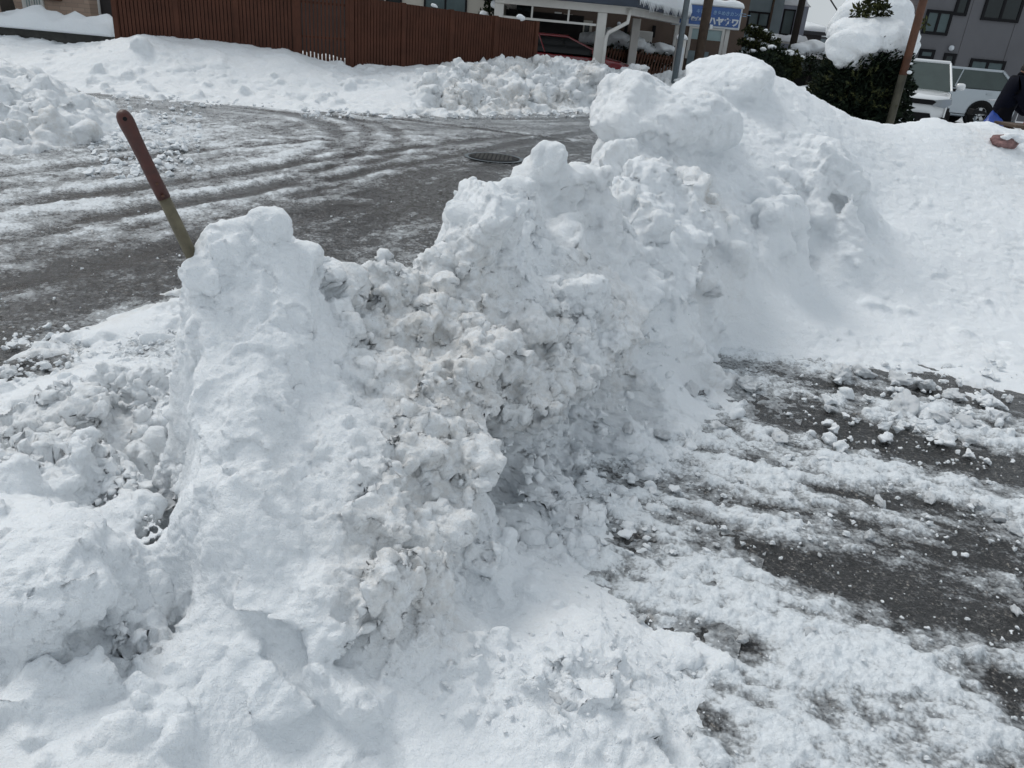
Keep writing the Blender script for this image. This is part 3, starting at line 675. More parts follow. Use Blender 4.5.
# ================================================================== THE STREET BEHIND
M['brown'] = mat('brown_painted_slat', (.092,.036,.022), .7, var=.18, vscale=2.5, spec=.2)
M['brown2'] = mat('brown_backing', (.030,.012,.008), .6)
M['stone'] = mat('beige_stone', (.36,.27,.21), .8, var=.12, vscale=9)
def brick_mat(name, c1, c2, mortar, sc=(8,8), rough=.8):
    m, nt, b = new_mat(name); br = _n(nt, 'ShaderNodeTexBrick'); tc = _n(nt, 'ShaderNodeTexCoord'); mp = _n(nt, 'ShaderNodeMapping')
    mp.inputs['Rotation'].default_value = (R(90), 0, 0); nt.links.new(tc.outputs['Object'], mp.inputs[0]); nt.links.new(mp.outputs[0], br.inputs[0])
    br.inputs['Color1'].default_value = (*c1,1); br.inputs['Color2'].default_value = (*c2,1); br.inputs['Mortar'].default_value = (*mortar,1)
    br.inputs['Scale'].default_value = 1; br.inputs['Brick Width'].default_value = sc[0]; br.inputs['Row Height'].default_value = sc[1]; br.inputs['Mortar Size'].default_value = .008
    nt.links.new(br.outputs[0], b.inputs['Base Color']); b.inputs['Roughness'].default_value = rough; return m
M['tile'] = brick_mat('beige_facing_brick', (.40,.29,.22), (.31,.22,.17), (.26,.20,.16), (.3,.09))
M['pinktile'] = brick_mat('pale_wall_tile', (.36,.31,.30), (.31,.27,.27), (.22,.2,.2), (.3,.15))
M['darkwall'] = mat('dark_siding', (.035,.030,.030), .6)
M['darkstone'] = mat('dark_wet_stone', (.05,.048,.042), .6, var=.3, vscale=5, bmp=.4, bscale=20)
M['white'] = mat('white_paint', (.62,.61,.58), .5, var=.05)
M['cream'] = mat('cream_stucco', (.50,.47,.41), .85, var=.06)
M['greywall'] = mat('grey_siding', (.145,.145,.155), .9, var=.06, spec=.15, vscale=.6)
M['bluegrey'] = mat('blue_grey_siding', (.20,.25,.27), .75, var=.08)
M['lavender'] = mat('pale_lavender_siding', (.33,.36,.43), .75, var=.08)
M['brownwall'] = mat('brown_stucco', (.125,.088,.068), .85, var=.12, vscale=2)
M['navyroof'] = mat('dark_blue_fascia', (.030,.045,.07), .45)
M['roof'] = mat('dark_roof_tile', (.05,.05,.055), .6)
M['glass'] = mat('window_glass', (.018,.026,.028), .1, var=.2, vscale=.8, spec=.4)
M['paleglass'] = mat('frosted_glass', (.33,.44,.45), .35, var=.08, vscale=2)
M['curtain'] = mat('curtained_glass', (.07,.105,.11), .2, var=.1, spec=.4)
M['black'] = mat('black_plastic', (.008,.008,.009), .6, spec=.15)
M['frame'] = mat('dark_window_frame', (.010,.010,.012), .6, spec=.15)
M['steel'] = mat('galvanised_steel', (.16,.19,.21), .45, metal=.5, var=.12, vscale=6)
M['wood'] = mat('weathered_wood', (.095,.065,.045), .8, var=.25, vscale=4, bmp=.3, bscale=30)
M['redwood'] = mat('rusty_brown_wood', (.13,.052,.027), .7, var=.3, vscale=5, bmp=.3, bscale=30)
M['greenwood'] = mat('mossy_wood', (.085,.08,.055), .8, var=.3, vscale=5)
M['bark'] = mat('dark_bark', (.035,.028,.022), .9, var=.2, bmp=.5, bscale=30)
M['concrete'] = mat('concrete', (.26,.25,.24), .85, var=.12)
M['carwhite'] = mat('white_car_paint', (.70,.72,.73), .25, var=.01, coat=1.0)
M['carsilver'] = mat('silver_car_paint', (.36,.40,.43), .28, metal=.45, var=.02, coat=.8)
M['carred'] = mat('dark_red_car_paint', (.20,.008,.014), .22, var=.02, coat=1.0)
M['carglass'] = mat('car_glass', (.045,.065,.06), .06, var=.1, spec=.5); M['carglass_dark'] = mat('dark_car_glass', (.006,.007,.008), .15, spec=.25)
M['rubber'] = mat('tyre_rubber', (.011,.011,.011), .9, spec=.1)
M['rim'] = mat('wheel_alloy', (.42,.43,.44), .35, metal=.7, var=.02)
M['chrome'] = mat('chrome', (.6,.6,.62), .15, metal=1, var=.02)
M['lamp'] = mat('headlamp_lens', (.30,.33,.35), .08, var=.1, coat=1)
M['signblue'] = mat('sign_blue', (.045,.115,.33), .4, var=.04)
M['signwhite'] = mat('sign_white', (.62,.66,.70), .4, var=.03)
M['signpale'] = mat('sign_pale_blue', (.25,.42,.62), .4, var=.03)
M['navy'] = mat('navy_jacket', (.005,.006,.013), .9, spec=.1, var=.15, vscale=8, bmp=.3, bscale=40)
M['trousers'] = mat('dark_trousers', (.006,.006,.009), .9, spec=.1, var=.15)
M['cap'] = mat('dark_blue_cap', (.015,.022,.10), .7)
M['skin'] = mat('skin', (.42,.24,.17), .55, var=.05)
M['hair'] = mat('hair', (.012,.010,.009), .6)
M['bluetarp'] = mat('blue_plastic', (.010,.055,.32), .4, var=.15, vscale=8)
M['redplastic'] = mat('red_plastic', (.34,.018,.015), .4, var=.1)
M['pink'] = mat('faded_red_bag', (.34,.19,.18), .7, var=.35, vscale=24)
def leaf_mat(name, c):
    m, nt, b = new_mat(name); g_ = _n(nt, 'ShaderNodeNewGeometry')
    nt.links.new(ramp(nt, g_.outputs['Random Per Island'], [(0, tuple(v*.55 for v in c)), (.7, c), (1, (c[0]*2.0, c[1]*1.7, c[2]*1.3))]), b.inputs['Base Color'])
    b.inputs['Roughness'].default_value = .8; b.inputs['Specular IOR Level'].default_value = .12; return m
M['yew'] = leaf_mat('dark_needles', (.009,.016,.010)); M['leaf'] = leaf_mat('evergreen_leaves', (.016,.025,.014)); M['olive'] = leaf_mat('olive_leaves', (.035,.042,.018))

def snow_cap(parent, x0, x1, y0, y1, z, t, seed=0, name='snow_cap', over=.05, step=None, rz=0.0, M_=None, lumpy=.5):
    """rounded layer of snow lying on a flat thing; local coordinates of its parent"""
    step = step or max(.04, (x1-x0)/70); x0 -= over; x1 += over; y0 -= over; y1 += over
    nx, ny = max(6, int((x1-x0)/step)), max(6, int((y1-y0)/step)); s = np.linspace(-1, 1, nx); q = np.linspace(-1, 1, ny)
    # crowd the grid towards the rim so that it rounds off
    s = np.sign(s)*(1-(1-np.abs(s))**1.5); q = np.sign(q)*(1-(1-np.abs(q))**1.5)
    S, Q = np.meshgrid(s, q); X = (x0+x1)/2 + S*(x1-x0)/2; Y = (y0+y1)/2 + Q*(y1-y0)/2
    ex = np.minimum(1, (1-np.abs(S))*(x1-x0)/2/(t*.9)); ey = np.minimum(1, (1-np.abs(Q))*(y1-y0)/2/(t*.9))
    prof = np.sqrt(np.clip(1-(1-ex)**2, 0, 1))*np.sqrt(np.clip(1-(1-ey)**2, 0, 1))
    P = np.stack([X, Y, 0*X + seed*3.7], -1).reshape(-1, 3)
    hgt = 1 + lumpy*fbm(P, max(.35, t*2.2), 3).reshape(X.shape)
    top = np.stack([X, Y, z + prof*t*hgt], -1).reshape(-1, 3); bot = top.copy(); bot[:, 2] = z-.01 - .03*(1-prof.ravel())
    n = nx*ny; i = (np.arange(ny-1)[:, None]*nx+np.arange(nx-1)[None]).ravel()
    F = np.concatenate([np.stack([i, i+1, i+nx+1, i+nx], 1), np.stack([i, i+nx, i+nx+1, i+1], 1)+n]); V = np.concatenate([top, bot])
    e = np.arange(nx-1); w = (ny-1)*nx; h = np.arange(ny-1)*nx
    F = np.concatenate([F, np.stack([e, e+n, e+n+1, e+1], 1), np.stack([e+w, e+w+1, e+w+1+n, e+w+n], 1), np.stack([h, h+nx, h+nx+n, h+n], 1), np.stack([h+nx-1, h+nx-1+n, h+nx-1+nx+n, h+nx-1+nx], 1)])
    return mesh_np(name, V, F, M_ or M['snow_cap'], parent)
def snow_blobs(name, specs, parent, voxel=.03, m=None, big=.6, crumb=.15):
    V, F = remesh([lump(c, r, 3, ang=.15, squash=sq, seed=i+int(c[0]*10) % 97+900, rough=.08, rot=(0,0)) for i, (c, r, sq) in enumerate(specs)], voxel)
    N = vnormals(V, F); V = V + N*(.02*fbm(V, .15, 3, 2))[:, None]; V = relax(V, F, 1)
    return mesh_np(name, V, F, m or M['snow_cap'], parent)
def foliage(name, m, parent, blobs, n, size, seed=0, shell=.35, droop=0.0, aspect=.3):
    """leaf-sized faces spread through ellipsoids (centre, radii)"""
    g_ = np.random.default_rng(seed); vol = np.array([r[0]*r[1]*r[2] for c, r in blobs])**.67; vol /= vol.sum(); VV = []
    for (c, r), f in zip(blobs, vol):
        k = max(8, int(n*f)); d = g_.normal(size=(k,3)); d /= np.linalg.norm(d, axis=1)[:, None]
        rad = 1-shell*g_.random(k)**1.3; nf = perlin(d*1.0, .45, seed+c[0]); p = d*(rad*(1+.20*nf))[:, None]*np.array(r)+np.array(c)
        out = d*.8 + g_.normal(size=(k,3))*.55; out[:,2] -= droop; out /= np.linalg.norm(out, axis=1)[:, None]
        sd_ = np.cross(out, g_.normal(size=(k,3))); sd_ /= np.linalg.norm(sd_, axis=1)[:, None]
        L = size*g_.uniform(.6, 1.5, k)[:, None]; w = L*aspect
        VV.append(np.stack([p-sd_*w*.25, p+out*L*.5-sd_*w, p+out*L, p+out*L*.5+sd_*w], 1).reshape(-1, 3))
    V = np.concatenate(VV); F = np.arange(len(V)).reshape(-1, 4)
    return mesh_np(name, V, F, m, parent, smooth=False)

def rot_line(p, q): return math.atan2(q[1]-p[1], q[0]-p[0]), math.hypot(q[0]-p[0], q[1]-p[1])
# ---------------------------------------------------------------- brown slatted fence and gate
def slat_panel(name, parent, L, z0, z1a, z1b, pitch, wdt, backing, m=None):
    b = MB(); n = int(L/pitch); gr = np.random.default_rng(int(L*100))
    for i in range(n):
        x = (i+.5)*L/n; zt = z1a+(z1b-z1a)*x/L
        b.box(x-wdt/2, x+wdt/2, -.018, .018, z0, zt)
    if not backing:
        for zz in (.35, 1.0, 1.6): b.box(0, L, .019, .05, zz, zz+.04)
    o = b.build(name, m or M['brown'], parent)
    if backing: MB().box(0, L, .022, .04, z0, min(z1a, z1b)-.01).build('backing_panel', M['brown2'], parent)
    return o
def fence(p, q, ha, hb, label, name='slatted_fence', backing=True, pitch=.068, wdt=.054, posts=3, cat='fence'):
    a, L = rot_line(p, q); e = empty(name, (p[0], p[1], 0), a, label=label, cat=cat)
    slat_panel('slat_panel', e, L, .05, ha, hb, pitch, wdt, backing)
    for i in range(posts):
        x = L*i/(posts-1) if posts > 1 else 0
        MB().box(x-.045, x+.045, -.04, .06, 0, ha+(hb-ha)*i/max(1, posts-1)+.015).build('post', M['brown'], e)
    return e
fL = aty(116, 20, 15.5); fG0 = aty(296, 40, 16.1); fA = aty(351, 30, 16.35); fM = aty(377, 0, 16.55); fB = aty(537, 23, 19.2)
fence(fL, fG0, 2.12, 2.05, 'brown ribbed fence standing between the beige brick house and the slatted gate', posts=4)
fence((fG0[0]+.05, fG0[1]+.01), (fA[0]-.05, fA[1]-.01), 2.02, 1.95, 'brown slatted gate with gaps that show snow behind', name='slatted_gate', backing=False, posts=2, cat='gate', wdt=.051)
e = fence(fA, fB, fM[2]+.02, fB[2]+.02, 'brown ribbed fence running from the slatted gate to the carport', posts=5)
for px, Yk, k in ((437, 17.5, .055), (525, 18.9, .08)):
    p = aty(px, 12, Yk); q = aty(537, 23, 19.2); t = (p[1]-fA[1])/(fB[1]-fA[1]); xx = fA[0]+(fB[0]-fA[0])*t; yk = fA[1]+(fB[1]-fA[1])*t; zz = fM[2]+(fB[2]-fM[2])*t
    o = snow_blobs('snow_clump', [((xx, yk, zz+.06), k, (1.2,.8,1)), ((xx+.07, yk, zz+.04), k*.7, (1,1,1))], None); tag(o, 'little cap of snow on top of the brown fence ' + ('below the big house window' if px == 437 else 'next to the carport'), 'snow clump')

# ---------------------------------------------------------------- generic house
def window(parent, x, z, w, h, y, panes=2, glass='glass', frame='frame', ft=.05, bars=0):
    """a window lying on the plane y facing -y (local)"""
    b = MB(); b.box(x, x+w, y-.05, y+.02, z, z+ft).box(x, x+w, y-.05, y+.02, z+h-ft, z+h).box(x, x+ft, y-.048, y+.018, z+ft, z+h-ft).box(x+w-ft, x+w, y-.048, y+.018, z+ft, z+h-ft)
    for k in range(1, panes): c = x+w*k/panes; b.box(c-ft/2, c+ft/2, y-.045, y+.015, z+ft, z+h-ft)
    o = b.build('window', M[frame], parent)
    MB().box(x+ft*.9, x+w-ft*.9, y-.022, y-.012, z+ft*.9, z+h-ft*.9).build('pane', M[glass], o)
    if bars:
        g_ = MB()
        for k in range(bars): c = x+ft+(w-2*ft)*(k+.5)/bars; g_.box(c-.012, c+.012, y-.075, y-.06, z, z+h)
        for k in range(4): c = z+h*(k+.5)/4; g_.box(x, x+w, y-.085, y-.075, c-.012, c+.012)
        g_.build('grille', M['white'], o)
    return o
def gable(parent, x0, x1, y0, y1, z, rise, ov=.4, m='roof', snow=.22):
    b = MB(); yc = (y0+y1)/2
    P = [(y0-ov, z), (yc, z+rise), (y1+ov, z), (y1+ov, z+.12), (yc, z+rise+.14), (y0-ov, z+.12)]
    o = b.prism(P, 'x', x0-ov, x1+ov).build('roof', M[m], parent)
    s = MB().prism([(y0-ov-.04, z+.122), (yc, z+rise+.143), (y1+ov+.04, z+.122), (y1+ov+.02, z+.12+snow), (yc, z+rise+.12+snow*1.1), (y0-ov-.02, z+.12+snow)], 'x', x0-ov-.03, x1+ov+.03)
    s.build('snow_cap', M['snow_cap'], o, bevel=.08, smooth=True, seg=3); return o
# beige brick house at the bend
wl = aty(90, 10, 20.0); hx0, hx1 = -19.0, wl[0]
H1 = empty('brick_house', (0, 20.0, 0), label='beige brick house with a barred window above the low dark garden wall', cat='house')
MB().box(hx0, hx1, 0, 7, 0, 5.6).build('wall', M['tile'], H1)
wx = aty(24, 8, 20); wx1 = aty(45, 8, 20); wz = aty(34, 17, 20)[2]
window(H1, wx[0], wz, wx1[0]-wx[0], 1.2, 0, 2, 'paleglass', 'white', .07, bars=6)
window(H1, -13.9, wz, .8, 1.2, 0, 1, 'glass', 'white', .07); window(H1, -14.5, 3.7, 1.6, 1.0, 0, 2, 'glass', 'white', .07)
vx = aty(52, 0, 20); MB().box(vx[0]-.15, vx[0]+.25, -.12, 0, vx[2], vx[2]+.2).build('vent_hood', M['brown'], H1)
gable(H1, hx0, hx1, 0, 7, 5.6, 1.6)
sx1 = aty(117, 10, 20.4)[0]
MB().box(hx1+.002, sx1+1.2, .5, 5, 0, 3.4).build('annex', M['darkwall'], H1)
dp = aty(96, 10, 20.3); MB().tube([(dp[0], .42, 0), (dp[0], .42, 3.3)], .05, 10).build('downpipe', M['white'], H1, smooth=True)
# low garden wall with snow
pa, pb = aty(6, 24, 17.2), aty(119, 28, 17.0)
GW = empty('garden_wall', (0, 17.0, 0), label='low dark stone wall under a thick layer of snow, in front of the brick house', cat='wall')
MB().box(pa[0]-3, pb[0]-.03, -.2, .2, 0, pa[2]+.0).build('wall', M['darkstone'], GW, bevel=.03)
snow_cap(GW, pa[0]-3, pb[0]-.05, -.28, .3, pa[2], .27, seed=4, step=.08, lumpy=.7)
# dark tree trunk at the corner
tb = aty(12, 25, 18.0)
T1 = empty('tree', (tb[0], 18.0, 0), label='dark tree trunk behind the snow covered low stone wall', cat='tree')
tt = [(0,0,0), (.0,0,.8), (-.10,.02,1.5), (-.3,.05,2.3), (-.45,.1,3.2), (-.5,.1,4.2)]
tk = MB().tube(tt, [.16,.14,.13,.11,.08,.03], 12).build('trunk', M['bark'], T1, smooth=True)
br = MB()
for (a, b_) in (((-.3,.05,2.3), (-1.2,.3,3.3)), ((-.4,.1,2.9), (.5,-.2,3.8)), ((-.2,.05,2.0), (-.9,-.5,2.8))): br.tube([a, tuple((p+q)/2+.06 for p, q in zip(a, b_)), b_], [.05,.04,.015], 8)
br.build('branch', M['bark'], tk, smooth=True)
foliage('crown', M['leaf'], T1, [((-.9,.2,3.6),(.9,.7,.55)), ((.3,-.1,4.0),(.8,.7,.5)), ((-.5,.1,4.5),(.8,.8,.6)), ((-.9,-.4,3.0),(.5,.5,.3))], 5000, .12, 3)
# cream house behind the fence
a = aty(371, 5, 24); b_ = aty(497, 10, 24)
H2 = empty('cream_house', (0, 24.0, 0), label='cream house with wide dark sliding windows behind the brown fence', cat='house')
MB().box(aty(384,5,24)[0], b_[0]+.15, 0, 6, 0, 5.4).build('wall', M['cream'], H2); MB().box(-7.2, aty(384,5,24)[0]-.003, .1, 6, 0, 5.4).build('annex', M['darkwall'], H2)
for x0, x1, z, h, n in ((386, 402, .9, 2.3, 1), (424, 467, .6, 2.3, 2)):
    q0, q1 = aty(x0, 5, 24)[0], aty(x1, 5, 24)[0]; window(H2, q0, z, q1-q0, h, 0, n, 'curtain' if n == 2 else 'glass')
window(H2, -6.5, 3.6, 1.8, 1.1, 0, 2, 'curtain'); gable(H2, -7.2, b_[0]+.15, 0, 6, 5.4, 1.5)
sp = aty(489, 12, 21.5)
SB = empty('snowy_shrub', (sp[0], 21.5, 0), label='small tree with snow on its twigs beside the carport post, above the fence', cat='tree')
MB().tube([(0,0,0),(.03,0,.9),(0,.02,2.2)], [.05,.04,.02], 8).build('trunk', M['bark'], SB)
foliage('crown', M['leaf'], SB, [((0,0,1.5),(.28,.28,.5)), ((.05,0,2.2),(.2,.2,.35))], 700, .09, 6)
snow_blobs('snow_cap', [((.0,-.1,2.45),.13,(1,1,1.1)), ((-.12,-.15,2.15),.11,(1,1,1)), ((.15,-.12,2.0),.12,(1,1,.9)), ((-.1,-.2,1.75),.12,(1.2,1,.7)), ((.1,-.2,1.6),.10,(1,1,1))], SB, .03)

# ---------------------------------------------------------------- carport
Yc = 20.3
cx0, cx1 = aty(499, 10, Yc)[0], aty(626, 10, Yc)[0]; cz = aty(610, 13, Yc)[2]
CP = empty('carport', (0, Yc, 0), label='white post carport with a dark blue roof edge and thick snow on top', cat='carport')
dep = 6.2
for px, y_ in ((601, .05), (497.5, .05)):
    x = aty(px, 30, Yc)[0]; MB().box(x-.11, x+.11, y_, y_+.22, 0, cz-.002).build('post', M['white'], CP, bevel=.012)
x = aty(634, 40, Yc+3.0)[0]; MB().box(x-.11, x+.11, 2.9, 3.12, 0, cz-.002).build('post', M['white'], CP, bevel=.012)
MB().box(cx0-.1, cx1, 0, .16, cz, cz+.16).build('beam', M['white'], CP, bevel=.01); KS = .40; sk_objs = [MB().box(cx1-.2, cx1-.04, .162, dep, cz, cz+.16).build('beam', M['white'], CP, bevel=.01)]; MB().box(cx0+.05, cx0+.2, .162, dep, cz, cz+.16).build('beam', M['white'], CP)
rfz = cz+.162
rf = MB().box(cx0-.4, cx1+.22, -.3, dep+.2, rfz, rfz+.20).build('roof', M['navyroof'], CP, bevel=.015)
sk_objs += [rf, MB().box(cx0-.35, cx1+.18, -.26, dep+.15, rfz-.012, rfz-.003).build('soffit', M['white'], CP)]
sk_objs += [snow_cap(rf, cx0-.4, cx1+.2, -.28, dep+.2, rfz+.2, .42, seed=8, step=.12, lumpy=.35, over=.06)]
gg = random.Random(4)
for i in range(44):
    yy_ = -.2+i*(dep+.3)/44; l = gg.uniform(.12,.30); sk_objs.append(MB().tube([(cx1+.25, yy_, rfz+.22), (cx1+.255, yy_, rfz+.22-l)], [.035,.006], 6).build('icicle', M['snow_cap'], rf, smooth=True))
for o_ in sk_objs:
    for v_ in o_.data.vertices: v_.co.x += KS*max(0, v_.co.y+.3)*min(1, max(0, (v_.co.x-cx0)/(cx1-cx0)))
gt = aty(627, 8, Yc)[0]
MB().tube([(cx1+.10, -.05, rfz-.02), (cx1+.07, -.08, cz-.17), (cx1-.35, -.1, cz-.42), (cx1-.40, -.1, cz-.55), (cx1-.40, -.1, 0)], .045, 10).build('downpipe', M['white'], CP, smooth=True)
rz0 = aty(550, 21, Yc)[2]
MB().box(cx0, aty(597,20,Yc)[0], .08, .12, rz0-.02, rz0+.03).build('rail', M['white'], CP)
for px in (532, 569): x = aty(px, 12, Yc)[0]; MB().box(x-.022, x+.022, .085, .115, rz0+.03, cz-.002).build('rail_post', M['white'], CP)
MB().box(cx0-.1, aty(596,12,Yc)[0], 5.9, 5.98, .9, cz).build('back_panel', M['darkwall'], CP)
# light on the carport ceiling
# ---------------------------------------------------------------- dark red car in the carport
def wheel(parent, x, y, r=.32, w=.2, n=5):
    wh = MB(); P = [(r*.62,-w/2),(r*.93,-w/2),(r,-w*.36),(r,w*.36),(r*.93,w/2),(r*.62,w/2)]; k = 24; V = []; F = []
    for i in range(k):
        q = 2*math.pi*i/k
        for rr, yy_ in P: V.append((x+rr*math.cos(q), y+yy_, r+rr*math.sin(q)))
    m = len(P)
    for i in range(k):
        for j in range(m): F.append((i*m+j, i*m+(j+1)%m, ((i+1)%k)*m+(j+1)%m, ((i+1)%k)*m+j))
    o = MB().add(V, F).build('wheel', M['rubber'], parent, smooth=True); s = -1 if y < 0 else 1
    rm = MB(); yo = y+s*w*.36
    V = [(x, yo, r)]+[(x+r*.2*math.cos(2*math.pi*i/16), yo, r+r*.2*math.sin(2*math.pi*i/16)) for i in range(16)]
    rm.add(V, [(0, i+1, (i+1)%16+1) for i in range(16)])
    for i in range(n):
        q = 2*math.pi*i/n+.3; c, s_ = math.cos(q), math.sin(q); P2 = [(r*.12,-r*.11),(r*.60,-r*.16),(r*.60,r*.16),(r*.12,r*.11)]
        V = [(x+a_*c-b2*s_, yo+dd, r+a_*s_+b2*c) for dd in (0, -s*.03) for a_, b2 in P2]
        rm.add(V, [(0,1,2,3),(7,6,5,4),(0,4,5,1),(1,5,6,2),(2,6,7,3),(3,7,4,0)])
    k = 24; V = [(x+rr*math.cos(2*math.pi*i/k), yy_, r+rr*math.sin(2*math.pi*i/k)) for i in range(k) for rr, yy_ in ((r*.66, yo), (r*.58, yo), (r*.58, yo-s*.06), (r*.66, yo-s*.06))]
    rm.add(V, [(i*4+j, i*4+(j+1)%4, ((i+1)%k)*4+(j+1)%4, ((i+1)%k)*4+j) for i in range(k) for j in range(4)])
    rm.build('rim', M['rim'], o); MB().tube([(x, y+s*w*.08, r), (x, y+s*w*.12, r)], r*.6, 20).build('brake_disc', M['black'], o); return o
def car(name, loc, rz, label, paint, L, W, H, hood, belt, prof, wr=.32, wb=2.5, fo=.82, front='hatch', group=None, glass='carglass'):
    """x forward. prof: greenhouse (base rear, roof rear, roof front, base front) as x from the tail"""
    e = empty(name, loc, rz, label=label, cat='car'); x0 = -L/2; hw = W/2
    nose = [(x0+.04,.22),(x0,.45),(x0+.02,.75),(x0+.06,belt-.02),(x0+prof[0]*1.0,belt+.02),(x0+prof[3],belt+.0),(x0+L-.55,hood),(x0+L-.12,hood-(.06 if front == 'suv' else .10)),(x0+L-.02,hood-(.13 if front == 'suv' else .25)),(x0+L,.48),(x0+L-.03,.24)]
    # lower body, swelling in plan towards the nose and tail
    N = 9; ys = [-1,-.97,-.88,-.6,0,.6,.88,.97,1]; V = []; F = []
    for t in ys:
        for (x, z) in nose:
            f = (x-x0)/L; rn = 1-.10*max(0,(f-.86)/.14)**2*abs(t)**2 ; xx = x - (.20*abs(t)**3 if f > .9 else 0) + (.12*abs(t)**3 if f < .06 else 0)
            zz = z - (.05*max(0,(abs(t)-.85)/.15) if z > .7 else 0) + (.03*max(0,(abs(t)-.9)/.1) if z < .3 else 0)
            tuck = 1-.035*max(0, z-.6)/.5*0
            V.append((xx, t*hw*rn*(1-.03*(z > belt-.05)), zz))
    m = len(nose)
    for i in range(N-1):
        for j in range(m): F.append((i*m+j, i*m+(j+1)%m, (i+1)*m+(j+1)%m, (i+1)*m+j))
    F += [tuple(range(m)), tuple(range((N-1)*m, N*m))[::-1]]
    body = MB().add(V, F).build('body', paint, e, bevel=.03, smooth=True)
    br_, rr_, rf_, bf_ = [x0+v for v in prof]; tw = hw*.80; bw = hw*.955; zt = H-.05
    G = [(br_,-bw,belt-.01),(bf_,-bw,belt-.01),(bf_,bw,belt-.01),(br_,bw,belt-.01),(rr_,-tw,zt),(rf_,-tw,zt),(rf_,tw,zt),(rr_,tw,zt)]
    MB().add(G, [(0,3,2,1),(4,5,6,7),(0,1,5,4),(1,2,6,5),(2,3,7,6),(3,0,4,7)]).build('window_glass', M[glass], e, bevel=.02)
    r = MB().box(rr_-.03, rf_+.02, -tw-.01, tw+.01, zt-.03, H).build('roof', paint, e, bevel=.035, smooth=True, seg=3)
    for s in (-1, 1):
        for xa, xb, r_ in ((br_, rr_, .045), (bf_, rf_, .024), (br_+(bf_-br_)*.47, rr_+(rf_-rr_)*.47, .018)): MB().tube([(xa,s*bw,belt),(xb,s*tw,zt)], r_, 6).build('pillar', paint, e)
    xr, xf = x0+L-fo-wb, x0+L-fo
    for x in (xr, xf):
        for s in (-1, 1):
            MB().tube([(x, s*(hw-.15), wr), (x, s*(hw+.004), wr)], wr+.06, 24).build('wheel_arch', M['black'], e)
            wheel(e, x, s*(hw-.06), wr, .2)
    for s in (-1, 1):
        mo = MB().box(bf_-.40, bf_-.24, s*(hw+.03) if s > 0 else s*(hw+.21), s*(hw+.21) if s > 0 else s*(hw+.03), belt+.03, belt+.17).build('mirror', paint, e, bevel=.05, smooth=True)
        MB().box(bf_-.36, bf_-.28, min(s*(hw-.06), s*(hw+.05)), max(s*(hw-.06), s*(hw+.05)), belt+.0, belt+.06).build('mirror_arm', M['black'], mo)
        MB().box(x0+.9, x0+1.06, s*(hw+.0)-.012, s*(hw+.0)+.012, belt-.14, belt-.11).build('door_handle', paint, e, bevel=.005)
        MB().box(x0+2.0, x0+2.16, s*(hw+.0)-.012, s*(hw+.0)+.012, belt-.14, belt-.11).build('door_handle', paint, e, bevel=.005)
    sm = MB()
    for f in (x0+L-fo-.62, x0+L-fo-1.62):
        for s in (-1, 1): sm.box(f-.006, f+.006, s*hw-.003, s*hw+.003, .32, belt-.06)
    for s in (-1, 1): sm.box(x0+.2, x0+L-.3, s*hw-.004, s*hw+.004, .30, .315)
    sm.build('door_seam', M['black'], e)
    xn = x0+L
    if front == 'suv':
        gr = MB().prism([(-.50,.80),(.50,.80),(.56,.86),(.5,.89),(-.5,.89),(-.56,.86)], 'x', xn-.08, xn+.015).build('grille', M['black'], e)
        MB().prism([(-.66,.30),(.66,.30),(.50,.64),(-.50,.64)], 'x', xn-.10, xn+.012).build('bumper_intake', M['black'], e)
        for s in (-1, 1):
            MB().prism([(s*.44,.88),(s*.83,.95),(s*.84,.84),(s*.74,.76),(s*.50,.78)], 'x', xn-.30, xn-.015).build('headlight', M['lamp'], e, bevel=.012)
            MB().box(xn-.2, xn-.04, min(s*.66,s*.82), max(s*.66,s*.82), .34,.58).build('fog_light', M['black'], e, bevel=.02)
        MB().box(xn-.02, xn+.022, -.25, .25, .40, .53).build('number_plate', M['signwhite'], e)
        MB().tube([(xn-.9,-.5,hood+.16),(xn-.86,.1,hood+.17)], .012, 5).build('wiper', M['black'], e)
    else:
        for s in (-1, 1): MB().box(xn-.30, xn-.05, min(s*(hw-.42),s*(hw-.09)), max(s*(hw-.42),s*(hw-.09)), .58,.72).build('headlight', M['lamp'], e, bevel=.03)
        MB().box(xn-.05, xn+.01, -.5, .5, .32, .48).build('bumper_intake', M['black'], e)
        MB().box(xn-.02, xn+.018, -.22, .22, .50, .60).build('number_plate', M['signwhite'], e)
    for s in (-1, 1): MB().box(x0-.012, x0+.10, min(s*(hw-.30),s*(hw-.06)), max(s*(hw-.30),s*(hw-.06)), .74,.92).build('tail_light', M['redplastic'], e, bevel=.02)
    return e
rc = aty(575, 55, 22.3)
car('red_car', (rc[0]-.45, 21.9, 0), 0, 'dark red car parked under the white carport', M['carred'], 4.2, 1.7, 1.45, .95, 1.02, (.35,.9,2.3,3.3), front='hatch', glass='carglass_dark')

